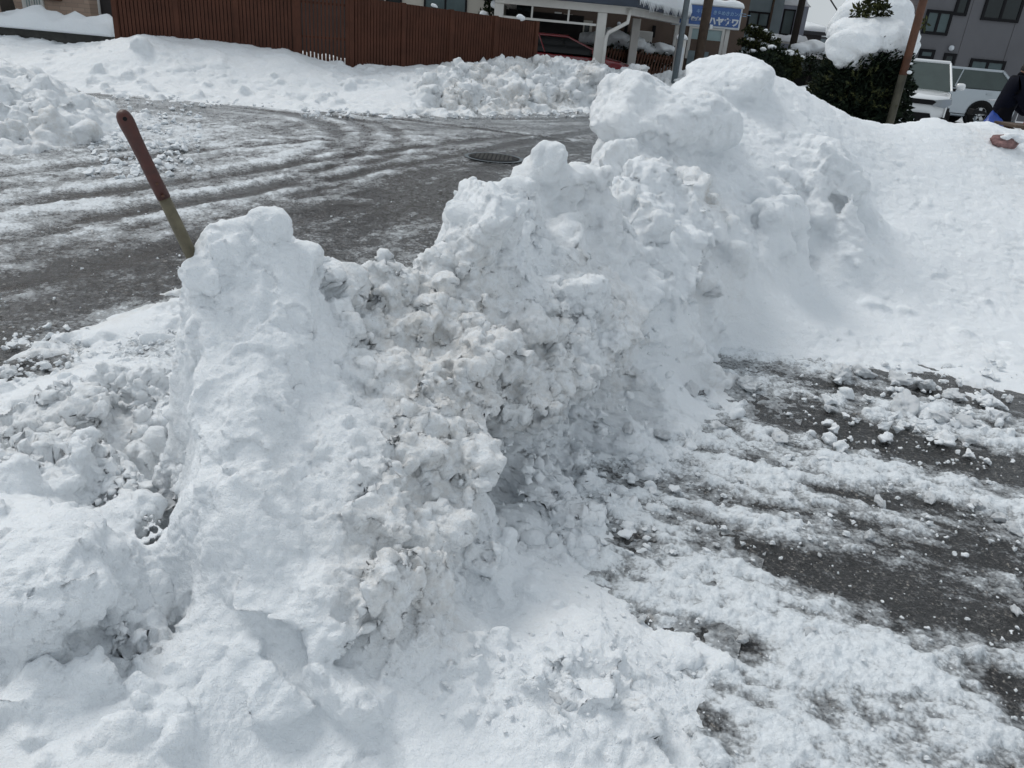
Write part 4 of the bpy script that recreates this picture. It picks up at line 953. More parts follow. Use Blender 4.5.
# ---------------------------------------------------------------- picket fence, snowy hedges by the carport
pf0, pf1 = aty(606, 48, 23.0), aty(679, 55, 24.5)
a, L = rot_line(pf0, pf1); PF = empty('picket_fence', (pf0[0], pf0[1], 0), a, label='old brown crossed slat fence between the carport post and the steel pole', cat='fence')
b = MB(); n = int(L/.11)
for i in range(n):
    x = (i+.5)*L/n; k = .22; zt = 1.22-.10*(i/n)
    V = [(x-.02-k, -.012, .05), (x+.02-k, -.012, .05), (x+.02+k*.2, -.012, zt), (x-.02+k*.2, -.012, zt)]
    b.add(V+[(p[0], .012, p[2]) for p in V], [(0,1,2,3),(7,6,5,4),(0,4,5,1),(1,5,6,2),(2,6,7,3),(3,7,4,0)])
    b.box(x-.02, x+.02, .014, .034, .05, zt-.06)
b.build('slat_panel', M['redwood'], PF)
for x in (0, L/2, L): MB().box(x-.05, x+.05, .04, .13, 0, 1.25).build('post', M['wood'], PF)
def hedge(px, py0, w, h, Y, label, n=1800, cap=.22, m='leaf', seed=1, d=.5, name='hedge', cat='hedge', group=None):
    c = aty(px, py0, Y); top = c[2]
    e = empty(name, (c[0], Y, 0), label=label, cat=cat, group=group)
    MB().tube([(0,0,0),(0,0,top*.7)], [.05,.02], 8).build('stem', M['bark'], e)
    foliage('foliage', M[m], e, [((0,0,top-h/2),(w/2,d/2,h/2)), ((w*.2,-.05,top-h*.4),(w*.3,d*.5,h*.4)), ((-w*.22,0,top-h*.55),(w*.3,d*.5,h*.42))], n, .11, seed)
    if cap: snow_blobs('snow_cap', [((q*w*.5, -.05+.1*math.sin(q*9+seed), top-cap*.35-.10*abs(q)*h), cap*(1.0-.3*abs(q)), (1.5,1,.75)) for q in (-.8,-.4,0,.45,.85)], e, .04)
    return e
hedge(612, 33, 1.6, 1.0, 24.8, 'rounded bush buried in snow behind the white carport post', 900, .34, seed=3)
hedge(640, 43, 1.6, .8, 25.0, 'low hedge with a long snow cap behind the crossed slat fence', 900, .22, seed=4)
hedge(662, 46, 1.0, .6, 25.0, 'small snow capped bush where the crossed slat fence ends', 500, .24, seed=5)
# things inside the carport: wall of the house behind
H3 = empty('brown_house', (0, 28.0, 0), label='long brown shop house behind the blue sign and the carport', cat='house')
q0, q1 = aty(536, 30, 28)[0], aty(745, 30, 28)[0]
MB().box(q0-2.4, q1, 0, 7, 0, 5.6).build('wall', M['brownwall'], H3); gable(H3, q0-2.4, q1, 0, 7, 5.6, 1.5)
def hwin(px0, px1, py0, py1, **k):
    A, B = aty(px0, (py0+py1)/2, 28), aty(px1, (py0+py1)/2, 28); zt, zb = aty((px0+px1)/2, py0, 28)[2], aty((px0+px1)/2, py1, 28)[2]
    return window(H3, A[0], zb, B[0]-A[0], zt-zb, 0, **k)
hwin(538, 549, 22, 48, panes=1, glass='glass', frame='white', ft=.06); hwin(553, 560, 12, 48, panes=1, glass='paleglass', frame='white', ft=.06)
hwin(562, 571, 14, 48, panes=1, glass='curtain', frame='cream', ft=.09); hwin(574, 592, 20, 36, panes=2, glass='glass', frame='cream', ft=.08)
hwin(505, 533, 4, 20, panes=3, glass='glass', frame='frame', ft=.06)
bx0 = aty(641, 40, 27.6); MB().box(bx0[0]-.35, bx0[0]+.35, -.45, -.003, .9, 1.75).build('air_conditioner', M['white'], H3, bevel=.02)
hwin(687, 723, 26, 60, panes=1, glass='paleglass', frame='white', ft=.10)
z1 = aty(705, 40, 28)[2]; A, B = aty(689, 45, 28)[0], aty(722, 45, 28)[0]
MB().box(A, B, -.046, -.023, .1, z1).build('lower_panel', M['brownwall'], H3); MB().box(A, B-.4, -.06, -.047, .2, z1-.35).build('shelf', M['bluegrey'], H3)
lp_ = aty(619, 24, 27.9); V_, F_ = ico(2); mesh_np('wall_lamp', V_*.07+np.array((lp_[0], -.08, lp_[2])), F_, M['signwhite'], H3)
for px, py in ((626, 28), (654, 29)): p = aty(px, py, 27.9); MB().box(p[0]-.05, p[0]+.05, -.16, -.003, p[2]-.25, p[2]+.1).build('bracket', M['black'], H3)
# ---------------------------------------------------------------- sign
Ys = 25.4; s0, s1 = aty(673, 14, Ys), aty(741, 19, Ys); zt, zb = aty(706, 4, Ys)[2], aty(706, 27.5, Ys)[2]; sw = s1[0]-s0[0]; sh = zt-zb
SG = empty('shop_sign', (s0[0], Ys, 0), R(-1.0), label='blue and white shop sign board with japanese lettering, snow along its top', cat='sign')
MB().box(0, sw, 0, .3, zb, zt).build('sign_box', M['signwhite'], SG, bevel=.02)
MB().box(sw*.245, sw-.05, -.012, -.002, zb+.06, zt-.05).build('blue_panel', M['signblue'], SG)
def text(s, x, z, size, m, parent, name='lettering', bold=0.0, y=-.02):
    cu = bpy.data.curves.new(name, 'FONT'); cu.body = s; cu.size = size; cu.extrude = .004; cu.offset = bold; cu.materials.append(m)
    t_ = bpy.data.objects.new(name, cu); C.objects.link(t_); me = bpy.data.meshes.new_from_object(t_.evaluated_get(bpy.context.evaluated_depsgraph_get())); bpy.data.objects.remove(t_)
    o = bpy.data.objects.new(name, me); link(o, parent); o.location = (x, y, z); o.rotation_euler = (R(90), 0, 0); return o
text('キレイ・きらめきカンパニー', sw*.33, zb+sh*.60, sh*.20, M['signpale'], SG, bold=.002)
text('株式会社', sw*.27, zb+sh*.27, sh*.19, M['signwhite'], SG, bold=.004)
text('ハヤカワ', sw*.53, zb+sh*.18, sh*.36, M['signwhite'], SG, bold=.012)
lg = MB(); k = 28; cxx, czz = sw*.12, zb+sh*.5
lg.add([(cxx+rr*math.cos(6.283*i/k), -.012, czz+rr*math.sin(6.283*i/k)*1.1) for i in range(k) for rr in (sh*.36, sh*.24)], [(2*i, 2*i+1, (2*i+3) % (2*k), (2*i+2) % (2*k)) for i in range(k) if i not in (4,5,18,19)])
lg.box(cxx-sh*.2, cxx+sh*.2, -.014, -.006, czz-.05, czz+.03); lg.box(cxx-sh*.05, cxx+sh*.05, -.016, -.006, czz-.2, czz+.2)
lg.build('logo', M['signblue'], SG)
snow_cap(SG, 0, sw, 0, .3, zt, .17, seed=2, over=.03, lumpy=.3)
for x in (sw*.1, sw*.85): MB().box(x-.06, x+.06, .1, .22, 0, zb-.002).build('post', M['white'], SG)
# ---------------------------------------------------------------- poles
def pole(px_t, py_t, px_b, py_b, Y, r0, r1, h, name, label, m, cat='pole', n=14):
    c = aty((px_t+px_b)/2, (py_t+py_b)/2, Y); e = empty(name, (c[0], Y, 0), label=label, cat=cat)
    MB().tube([(0,0,-.05),(0,0,h*.5),(0,0,h)], [r0,(r0+r1)/2,r1], n).build('shaft', m, e, smooth=True); return e
P1 = pole(687,0,676,70,20.8,.075,.065,6.5,'steel_pole','slim grey steel pole standing in front of the blue sign',M['steel'])
MB().box(-.35,-.05,.05,.2,.2,1.75).build('meter_box', M['white'], P1, bevel=.02) if False else None
mb_ = aty(681, 50, 21.2); MT = empty('meter_cabinet', (mb_[0], 21.3, 0), label='narrow white cabinet with a snow cap right behind the slim steel pole', cat='cabinet')
MB().box(-.10,.12,0,.25,.2,1.62).build('housing', M['white'], MT, bevel=.015); MB().box(-.07,.09,-.012,-.002,.5,1.4).build('door', M['signwhite'], MT); snow_cap(MT,-.10,.12,0,.25,1.62,.09,seed=1,over=.02,step=.03)
P2 = pole(709,0,698,62,22.5,.13,.11,8,'utility_pole','thick brown wooden utility pole crossing in front of the sign lettering',M['wood'])
MB().box(-.9,.9,-.22,-.12,7.0,7.12).build('crossarm', M['wood'], P2); MB().box(.13,.2,-.1,.0,1.9,2.0).build('tag_plate', M['signwhite'], P2)
P3 = pole(802,0,789,65,33,.14,.11,9,'utility_pole','dark utility pole in front of the pale blue grey house',M['bark'])
MB().box(-.9,.9,-.22,-.12,7.6,7.72).build('crossarm', M['wood'], P3); MB().box(-.9,.9,-.22,-.12,6.6,6.72).build('crossarm', M['wood'], P3)
p3 = P3.location
def wire(a, b, sag, label):
    P = [tuple(a[i]+(b[i]-a[i])*t - (sag*4*t*(1-t) if i == 2 else 0) for i in range(3)) for t in np.linspace(0, 1, 14)]
    o = MB().tube(P, .032, 5).build('power_line', M['black'], None); tag(o, label, 'power line', 'power lines over the street')
for i, (dx, z) in enumerate(((-.8,7.7),(0,7.7),(.8,7.7),(-.8,6.7),(.8,6.7))):
    wire((p3[0]+dx, 32.85, z), (33+dx*3, 74, z*.9-1.2), 1.2, 'thin black wire sagging across the pale sky behind the snow covered bushes')
wire((p3[0], 33, 5.2), (25, 58, 2.6), .5, 'dark cable dropping towards the distant houses beside the snow dome'); wire((p3[0], 33, 4.6), (17.5, 46, 2.2), .3, 'dark cable dropping towards the small dark shed roof')
# ---------------------------------------------------------------- blue-grey houses far up the street
H4 = empty('blue_grey_house', (0, 36, 0), label='blue grey two storey house with a curtained window and a pale side wall', cat='house')
x0, xm, x1 = aty(737, 20, 36)[0], aty(781, 20, 36)[0], aty(803, 35, 36.6)[0]
MB().box(x0-3.5, xm, 0, 6, 0, 4.9).build('wall', M['bluegrey'], H4)
MB().box(xm+.002, x1, .6, 6.5, 0, 3.35).build('side_wall', M['lavender'], H4)
snow_cap(H4, xm+.1, x1, .6, 6.5, 3.35, .35, seed=5, step=.2); rfH = MB().box(x0-3.7, xm+.2, -.3, 6.3, 4.9, 5.1).build('roof', M['roof'], H4); snow_cap(rfH, x0-3.7, xm+.2, -.3, 6.3, 5.1, .4, seed=6, step=.2)
A, B = aty(747, 20, 36), aty(769, 20, 36); zt_, zb_ = aty(757, 11.5, 36)[2], aty(757, 27, 36)[2]; window(H4, A[0], zb_, B[0]-A[0], zt_-zb_, 0, 2, 'curtain', ft=.07)
A = aty(788, 25, 36.6); window(H4, A[0]-.3, A[2]-.4, .5, 1.0, .6, 1, 'curtain', ft=.06)
pr = aty(781, 30, 36); MB().box(pr[0]-.9, pr[0]+.9, -.9, -.003, pr[2]-.5, pr[2]-.4).build('porch_roof', M['white'], H4); snow_cap(H4, pr[0]-.9, pr[0]+.9, -.9, 0, pr[2]-.4, .2, seed=7)
MB().tube([(pr[0]-.55,-.05,0),(pr[0]-.55,-.05,4.8)], .05, 8).build('downpipe', M['wood'], H4)
def shed(px0, px1, pyt, Y, h_cap, label, m='darkwall', d=4):
    A, B = aty(px0, pyt, Y), aty(px1, pyt, Y); e = empty('distant_house', (0, Y, 0), label=label, cat='house')
    MB().box(A[0], B[0], 0, d, 0, A[2]).build('wall', M[m], e); o = MB().box(A[0]-.3, B[0]+.3, -.3, d+.3, A[2]+.002, A[2]+.2).build('roof', M['roof'], e); snow_cap(o, A[0]-.3, B[0]+.3, -.3, d+.3, A[2]+.2, h_cap, seed=int(px0), step=.25)
    window(e, A[0]+(B[0]-A[0])*.3, A[2]*.45, (B[0]-A[0])*.35, A[2]*.3, 0, 2, 'glass'); return e
shed(804, 822, 34, 44, .3, 'small dark house with a snowy roof at the far end of the street')
shed(811, 835, 38, 62, .3, 'grey far house half hidden by the snow covered bushes', 'bluegrey', 6); shed(770, 798, 36, 70, .5, 'pale far house behind the blue grey house', 'cream', 6); 
# snowed-in car up the street
sc_ = aty(816, 60, 34); SC = car('snowy_car', (sc_[0]+.2, 34.5, 0), 0, 'distant dark car under a heavy layer of snow', M['black'], 4.0, 1.65, 1.4, .85, .9, (.3,.9,2.3,3.1)); snow_cap(SC, -1.15, .45, -.65, .65, 1.4, .22, seed=3); snow_cap(SC, 1.0, 1.9, -.6, .6, .86, .14, seed=4)
# cloud-pruned pine and hedges
NW = aty(752, 50, 25.5); PN = empty('pruned_pine', (NW[0], 25.5, 0), label='cloud pruned pine in tiers topped with snow next to the shop sign', cat='tree')
tr = MB().tube([(0,0,0),(.08,0,.8),(-.06,0,1.5),(.05,0,1.8),(0,0,2.05)], [.12,.1,.08,.06,.03], 10).build('trunk', M['bark'], PN, smooth=True)
tiers = [(x*.78+.10, z*.80, r*.85) for x, z, r in [(-.25,2.52,.28),(.18,2.42,.25),(.50,2.20,.26),(-.32,2.1,.30),(.25,1.95,.32),(.55,1.85,.24),(-.1,1.7,.3),(-.42,1.62,.3),(.38,1.52,.34),(-.25,1.28,.34),(.25,1.2,.36)]]
foliage('crown', M['olive'], PN, [((x, -.05, z), (r*1.25, r, .12)) for x, z, r in tiers], 5200, .08, 14, shell=.8)
snow_blobs('snow_cap', [((x+.02, -.10, z+.09), r*.5, (1.3,.95,.5)) for x, z, r in tiers], PN, .03)
bb = MB()
for x, z, r in tiers: bb.tube([(0,0,z-.25),(x*.6,-.02,z-.12),(x,-.05,z)], [.035,.03,.02], 6)
bb.build('branch', M['bark'], tr)
hedge(752, 52, 1.9, 1.6, 24.0, 'dark evergreen bush below the pruned pine', 2600, 0, 'yew', 21, .9); hedge(772, 46, 1.3, 1.7, 25.0, 'dark green bush between the pruned pine and the dark utility pole', 2800, .10, 'leaf', 22, .9); hedge(789, 52, .8, .9, 26.0, 'olive bush with snow specks right of the dark utility pole'.replace('right of', 'just past'), 2000, .16, 'olive', 23, .9)
hedge(815, 44, 1.4, 1.2, 31.0, 'round bush under a snow ball in front of the small dark house', 900, .34, 'leaf', 24, .8)
for i, (px, py, Y, r) in enumerate(((812,88,20,1.0),(806,80,23,.7),(760,72,17,.4),(822,66,30,.6))):
    p = aty(px, py, Y); o = snow_blobs('snow_heap', [((p[0]+q*r, Y, .10), r*(1-.2*abs(q)), (1.2,1,.8)) for q in (-1.2,-.3,.6,1.4)], None, .06, M['snow_far']); tag(o, ['low heap of snow behind the tall mound by the green bush','smaller heap of snow near the dark pole foot','heap of snow close behind the mound top','far heap of snow under the snowy car'][i], 'snow heap')
print('street', round(time.time()-T0, 1))
# ================================================================== RIGHT SIDE: BUSHES, POST, CARS, BUILDING, PERSON
def big_bush():
    Y = 8.3; c = aty(859, 100, Y); e = empty('evergreen_bush', (c[0], Y, 0), label='dense dark evergreen bush with a drooping cap of snow beside the rusty brown post', cat='bush')
    top = aty(863, 34, Y)[2]
    tk = MB(); 
    for dx, dy in ((0,0),(.15,.05),(-.15,-.05),(.05,-.15)): tk.tube([(dx*.4,dy*.4,0),(dx,dy,.6),(dx*1.3,dy*1.3,top-.3)], [.04,.03,.012], 8)
    tk.build('stem', M['bark'], e)
    bl = [((-.05,0,top*.62),(.37,.42,top*.40)), ((-.17,0,top*.66),(.27,.34,top*.27)), ((.10,0,top*.78),(.29,.36,top*.22)), ((-.05,-.1,top*.42),(.32,.36,top*.36)), ((.0,0,top*.85),(.34,.34,top*.14))]
    foliage('foliage', M['yew'], e, bl, 26000, .06, 31, shell=.55, aspect=.16)
    # feathery sprays that stick out
    g_ = np.random.default_rng(77); VV = []
    for k in range(170):
        d = g_.normal(size=3); d[2] = abs(d[2])*.6; d /= np.linalg.norm(d); base = np.array((0,0,top*.62))+np.array((-.05,0,0))+d*np.array((.33,.38,top*.38)); out = d+g_.normal(size=3)*.35+np.array((0,0,.25)); out /= np.linalg.norm(out)
        for j in range(16):
            t = j/16*.15; s_ = np.cross(out, g_.normal(size=3)); s_ /= np.linalg.norm(s_); p = base+out*t; L = .045*(1-t/.2); q = p+(s_*.8+out*.6)*L; w = np.cross(out, s_)*.006
            VV += [p-w, q, p+w]
    V = np.array(VV); mesh_np('spray', V, np.arange(len(V)).reshape(-1,3), M['olive'], e, smooth=False)
    # the sprig through the snow
    tz = aty(872, 13, Y)[2]; tx = aty(872, 10, Y)[0]-c[0]
    foliage('sprig', M['olive'], e, [((tx,-.02,tz+.10),(.10,.10,.10)), ((tx-.10,0,tz),(.08,.08,.05)), ((tx+.1,0,tz+.02),(.07,.07,.05))], 700, .05, 35, shell=.9, aspect=.18)
    foliage('sprig', M['olive'], e, [((.40,-.1,aty(912,22,Y)[2]),(.02,.03,.03))], 14, .06, 36, shell=.9, aspect=.18)
    z_ = lambda px, py: (aty(px, py, Y)[0]-c[0], aty(px, py, Y)[2])
    sp = []
    for px, py, r, sq in ((866,34,.30,(1.15,1,.60)),(880,37,.25,(1.1,1,.7)),(848,43,.24,(1.1,1,.6)),(898,44,.13,(1,1,1.0)),(838,50,.15,(1.2,1,.9)),(848,56,.12,(1,1,1)),(857,62,.08,(.9,1,1.4)),(835,58,.07,(1,1,1.2)),(872,52,.08,(1,1,1.2)),(884,53,.07,(1,1,1.2)),(878,44,.15,(1.2,1,.7)),(890,47,.12,(1,1,.9)),(868,42,.16,(1.2,1,.7)),(830,54,.07,(1,1,1)),(876,27,.18,(1.3,1,.6))):
        x, z = z_(px, py); sp.append(((x, -.18 if py > 40 else -.03, z), r, sq))
    for x, y_, r in ((-.1,.22,.26),(.12,.25,.26)): sp.append(((x, y_, z_(866,34)[1]), r, (1.2,1,.6)))
    snow_blobs('snow_cap', sp, e, .022)
    x, z = z_(900, 63); x2, z2 = z_(893, 68); x3, z3 = z_(832,50)
    snow_blobs('snow_clump', [((x-.08,-.40,z),.03,(1.3,1,.6)), ((x2-.02,-.42,z2-.02),.028,(1.2,1,.7)), ((x3+.02,-.2,z3),.04,(1,1,.8)), ((x3+.03,-.2,z3-.12),.03,(1.2,1,.7))], e, .009)
    return e
big_bush()
# white dome of snow over the bush behind
Y = 10.6; c = aty(872, 40, Y); e = empty('snow_covered_bush', (c[0], Y, 0), label='taller bush behind the dark one, buried under a smooth white dome of snow', cat='bush')
foliage('foliage', M['yew'], e, [((0,0,.9),(.62,.62,.75))], 5000, .08, 51)
MB().tube([(0,0,0),(0,0,1.2)], [.06,.03], 8).build('stem', M['bark'], e)
zt = aty(868, 0, Y)[2]
snow_blobs('snow_cap', [((0,0,zt-.18),.46,(1.05,1,.95)), ((-.15,0,zt-.30),.42,(1,1,.9)), ((.18,0,zt-.34),.38,(1,1,.9)), ((-.24,-.05,zt-.48),.32,(1,1,.8)), ((.28,0,zt-.50),.28,(1,1,.8)), ((0,0,zt-.5),.52,(1,1,.6))], e, .03)
# wooden post
Y = 7.9; c = aty(907, 60, Y); e = empty('wooden_post', (c[0], Y, 0), label='tall rusty brown wooden post rising past the dark evergreen bush', cat='post')
MB().tube([(0,0,0),(0,0,1.4)], [.038,.037], 12).build('lower_shaft', M['greenwood'], e, smooth=True); MB().tube([(0,0,1.4),(.0,0,2.4),(0,0,3.6)], [.0365,.036,.033], 12).build('upper_shaft', M['redwood'], e, smooth=True)
# ---------------------------------------------------------------- grey building
Y = 29.0; BG = empty('grey_building', (0, Y, 0), label='large dark grey building with black framed windows behind the parked cars', cat='building')
bx = aty(919, 20, Y)[0]; bl_ = aty(899, 5, Y)[0]
MB().box(bx, 30, 0, 10, 0, 9.5).build('wall', M['greywall'], BG)
MB().box(bl_, bx-.002, .6, 9, 0, 9.0).build('side_wall', M['pinktile'], BG)
MB().box(bl_-.3, 30.3, -.3, 10.3, 9.502, 9.8).build('roof', M['roof'], BG)
snow_cap(BG, bl_-.3, 30.3, -.3, 10.3, 9.8, .35, seed=3, step=.4)
for o_ in BG.children:
    for v_ in o_.data.vertices: v_.co.x += .42*max(0, v_.co.y)
for x0, x1, y0, y1, n, gl in ((924,950,10,35,2,'curtain'),(956,969,-8,16,1,'glass'),(985,1023,-14,22,2,'glass'),(919,934,49,59,1,'curtain'),(942,954,53,71,1,'glass'),(969,1004,59.5,73,2,'curtain')):
    ym = (y0+y1)/2; A, B = aty(x0, ym-((x1-x0)*.045), Y), aty(x1, ym+((x1-x0)*.045), Y); xm = (x0+x1)/2; zt_, zb_ = aty(xm, y0, Y)[2], aty(xm, y1, Y)[2]
    window(BG, A[0], zb_, B[0]-A[0], zt_-zb_, 0, n, gl, ft=.09)
for x, z in ((15,5.8),(19,5.8),(22,5.8),(18.5,1.0),(22,1.0)): window(BG, x, z, 1.6, 1.2, 0, 2, 'glass', ft=.09)
lp_ = aty(950, 48, Y); V_, F_ = ico(2); mesh_np('wall_lamp', V_*.09+np.array((lp_[0], -.1, lp_[2])), F_, M['signwhite'], BG)
for px in (962, 1010): x = aty(px, 40, Y)[0]; MB().box(x-.006, x+.006, -.006, -.001, 0, 9.4).build('panel_joint', M['darkwall'], BG)
# ---------------------------------------------------------------- cars
cr_ = Vector(aty(952, 97, 16.3)); hd = Vector((math.cos(R(-113)), math.sin(R(-113)), 0)); lf = Vector((hd.y, -hd.x, 0)); lf = lf if lf.x < 0 else -lf
ctr = Vector((cr_.x, cr_.y, 0)) - hd*2.0 + lf*.80
car('white_suv', (ctr.x, ctr.y, 0), R(-113), 'white sport utility car facing the street, next to the wooden post', M['carwhite'], 4.0, 1.72, 1.62, 1.03, 1.05, (.2,.55,2.25,2.95), wr=.34, wb=2.5, front='suv')
wx = aty(981, 110, 24.0)
car('silver_wagon', (wx[0]-1.275, 24.9, 0), R(180), 'silver wagon parked sideways behind the white one', M['carsilver'], 4.75, 1.75, 1.55, .98, 1.02, (.15,.7,3.1,4.1), wr=.33, wb=2.75, fo=.9)
# bicycle
p = aty(986, 110, 14.2); BC = empty('bicycle', (p[0], 14.2, 0), R(12), label='old bicycle with upright handlebar standing between the silver wagon and the person', cat='bicycle')
def ring(b, x, z, r, t, n=28):
    P = [(x+r*math.cos(6.283*i/n), 0, z+r*math.sin(6.283*i/n)) for i in range(n+1)]; b.tube(P, t, 6, cap=False)
for x in (-.5, .52):
    b = MB(); ring(b, x, .33, .32, .02); w_ = b.build('wheel', M['rubber'], BC); b = MB(); ring(b, x, .33, .295, .008)
    for i in range(12): b.tube([(x, 0, .33), (x+.29*math.cos(i*.5236), 0, .33+.29*math.sin(i*.5236))], .003, 4)
    b.build('rim', M['chrome'], w_)
MB().tube([(-.5,0,.33),(-.05,0,.30),(.40,0,.72),(.43,0,.82),(.52,0,.33)], .016, 8).tube([(-.05,0,.30),(-.17,0,.78)], .016, 8).tube([(-.5,0,.33),(-.15,0,.70),(.41,0,.74)], .013, 8).build('frame', M['steel'], BC)
MB().tube([(.43,0,.82),(.42,0,1.02)], .014, 8).tube([(.22,-.27,1.04),(.40,-.24,1.06),(.44,0,1.03),(.40,.24,1.06),(.22,.27,1.04)], .012, 8).build('handlebar', M['chrome'], BC)
MB().prism([(-.30,.80),(-.10,.83),(.02,.81),(-.02,.86),(-.28,.90)], 'y', -.07, .07).build('saddle', M['black'], BC, bevel=.015)
MB().box(.50,.78,-.16,.16,.72,.76).tube([(.5,-.16,.94),(.8,-.18,.94),(.8,.18,.94),(.5,.16,.94),(.5,-.16,.94)], .008, 6).tube([(.5,-.16,.74),(.5,-.16,.94)], .006, 5).tube([(.78,-.16,.74),(.8,-.18,.94)], .006, 5).tube([(.78,.16,.74),(.8,.18,.94)], .006, 5).build('basket', M['chrome'], BC)
# blue bag
p = aty(997, 114, 11.4); V, F = lump((0,0,.48), .52, 4, ang=.3, squash=(.42,.36,1.08), seed=88, rough=.10)
o = mesh_np('plastic_bag', V+np.array((p[0], 11.4, .0)), F, M['bluetarp']); tag(o, 'bright blue plastic bag standing in the snow at the person\'s feet', 'bag')
# stand with plank top, red crate on it, dark stuff below
p = aty(1019, 122, 8.8); cx_ = p[0]+.28; zt = p[2]-.02
WT = empty('work_bench', (cx_, 8.8, 0), label='dark rusty work bench with a thin plank top at the edge of the snow', cat='bench')
MB().box(-.42,.5,-.22,.22,zt-.03,zt).build('plank_top', M['wood'], WT, bevel=.005)
for x in (-.28,.42):
    for y in (-.17,.17): MB().box(x-.035,x+.035,y-.03,y+.03,0,zt-.032).build('leg', M['redwood'] if x < 0 else M['black'], WT)
MB().box(-.24,.38,-.15,.15,.25,zt-.15).build('drum', M['black'], WT, bevel=.05)
for k in range(5): MB().tube([(-.22+.12*k,-.19,zt-.06),(-.25+.12*k,-.22,.1)], .018, 6).build('iron_bar', M['redwood'] if k % 2 else M['steel'], WT)
RC = empty('red_crate', (cx_-.02, 8.8, zt), label='small red plastic crate standing on the plank top of the bench', cat='crate')
MB().box(-.14,.2,-.12,.12,.0,.012).box(-.14,.2,-.12,-.108,.012,.13).box(-.14,.2,.108,.12,.012,.13).box(-.14,-.128,-.108,.108,.012,.13).box(.188,.2,-.108,.108,.012,.13).build('body', M['redplastic'], RC); MB().tube([(-.15,-.13,.13),(.21,-.13,.13),(.21,.13,.13),(-.15,.13,.13),(-.15,-.13,.13)], .012, 6).build('rim', M['redplastic'], RC)
p, t_ = hit(1004, 145, HB, 3, 12); V, F = lump((0,0,0), .10, 4, ang=.6, squash=(1.3,.8,.65), seed=91, rough=.14, rot=(.2,.1))
o = mesh_np('crumpled_bag', V+np.array((p[0], p[1], p[2]+.03)), F, M['pink']); tag(o, 'faded red crumpled bag half covered with snow in front of the work bench', 'bag')
o = snow_blobs('snow_clump', [((p[0]+.03,p[1]-.01,p[2]+.075),.06,(1.3,.9,.5)), ((p[0]+.09,p[1]-.05,p[2]+.045),.045,(1.2,1,.7)), ((p[0]-.03,p[1]-.04,p[2]+.06),.035,(1.3,1,.6))], None, .01); tag(o, 'thin cap of snow lying on the faded red bag', 'snow clump')
# ---------------------------------------------------------------- person
def skinned(name, verts, edges, radii, m, parent=None, sub=2, root=0):
    me = bpy.data.meshes.new(name); me.from_pydata(verts, edges, []); o = bpy.data.objects.new(name, me); C.objects.link(o)
    md = o.modifiers.new('skin', 'SKIN'); md.use_smooth_shade = True
    for i, sv in enumerate(me.skin_vertices[0].data):
        r_ = radii[i]; sv.radius = r_ if hasattr(r_, '__len__') else (r_, r_); sv.use_root = (i == root)
    s = o.modifiers.new('sub', 'SUBSURF'); s.levels = sub; s.render_levels = sub
    dg = bpy.context.evaluated_depsgraph_get(); m2 = bpy.data.meshes.new_from_object(o.evaluated_get(dg)); bpy.data.objects.remove(o)
    m2.materials.clear(); m2.materials.append(m); m2.name = name
    for p_ in m2.polygons: p_.use_smooth = True
    o = bpy.data.objects.new(name, m2); link(o, parent); return o
p = aty(1017, 62, 12.0)
PE = empty('person', (p[0]+.12, 12.0, 0), R(-12), label='person in a dark navy jacket and blue cap bending over beside the blue bag', cat='person')
# local x = the way the person faces (towards the bench, out of frame)
hz = p[2]+.02
J = {'pel':(-.10,0,.92),'wst':(-.08,0,1.06),'che':(-.05,0,1.29),'nk':(-.01,0,1.46),'hd':(.02,0,1.53),
     'sL':(-.04,.19,1.40),'eL':(.10,.25,1.12),'wL':(.30,.17,.96),'sR':(-.04,-.19,1.40),'eR':(.08,-.26,1.12),'wR':(.28,-.20,.95),
     'hL':(-.09,.10,.88),'kL':(.03,.12,.49),'aL':(-.06,.12,.09),'tL':(.12,.13,.045),'hR':(-.09,-.10,.88),'kR':(.08,-.12,.50),'aR':(.03,-.13,.09),'tR':(.20,-.14,.045)}
nm = list(J); E_ = [('pel','wst'),('wst','che'),('che','nk'),('nk','hd'),('che','sL'),('sL','eL'),('eL','wL'),('che','sR'),('sR','eR'),('eR','wR'),('pel','hL'),('hL','kL'),('kL','aL'),('aL','tL'),('pel','hR'),('hR','kR'),('kR','aR'),('aR','tR')]
rad = {'pel':(.15,.13),'wst':(.15,.13),'che':(.17,.13),'nk':.06,'hd':.055,'sL':.075,'eL':.055,'wL':.038,'sR':.075,'eR':.055,'wR':.038,'hL':.10,'kL':.07,'aL':.05,'tL':.045,'hR':.10,'kR':.07,'aR':.05,'tR':.045}
body = skinned('body', [J[k] for k in nm], [(nm.index(a_), nm.index(b_)) for a_, b_ in E_], [rad[k] for k in nm], M['trousers'], PE)
def sub(keys, edges, grow, name, m):
    ks = list(keys); skinned(name, [J[k] for k in ks], [(ks.index(a_), ks.index(b_)) for a_, b_ in edges], [tuple(v+grow for v in (rad[k] if hasattr(rad[k],'__len__') else (rad[k],)*2)) for k in ks], m, PE)
sub(['pel','wst','che','nk','sL','eL','wL','sR','eR','wR'], [e_ for e_ in E_ if all(k in ['pel','wst','che','nk','sL','eL','wL','sR','eR','wR'] for k in e_)], .022, 'jacket', M['navy'])
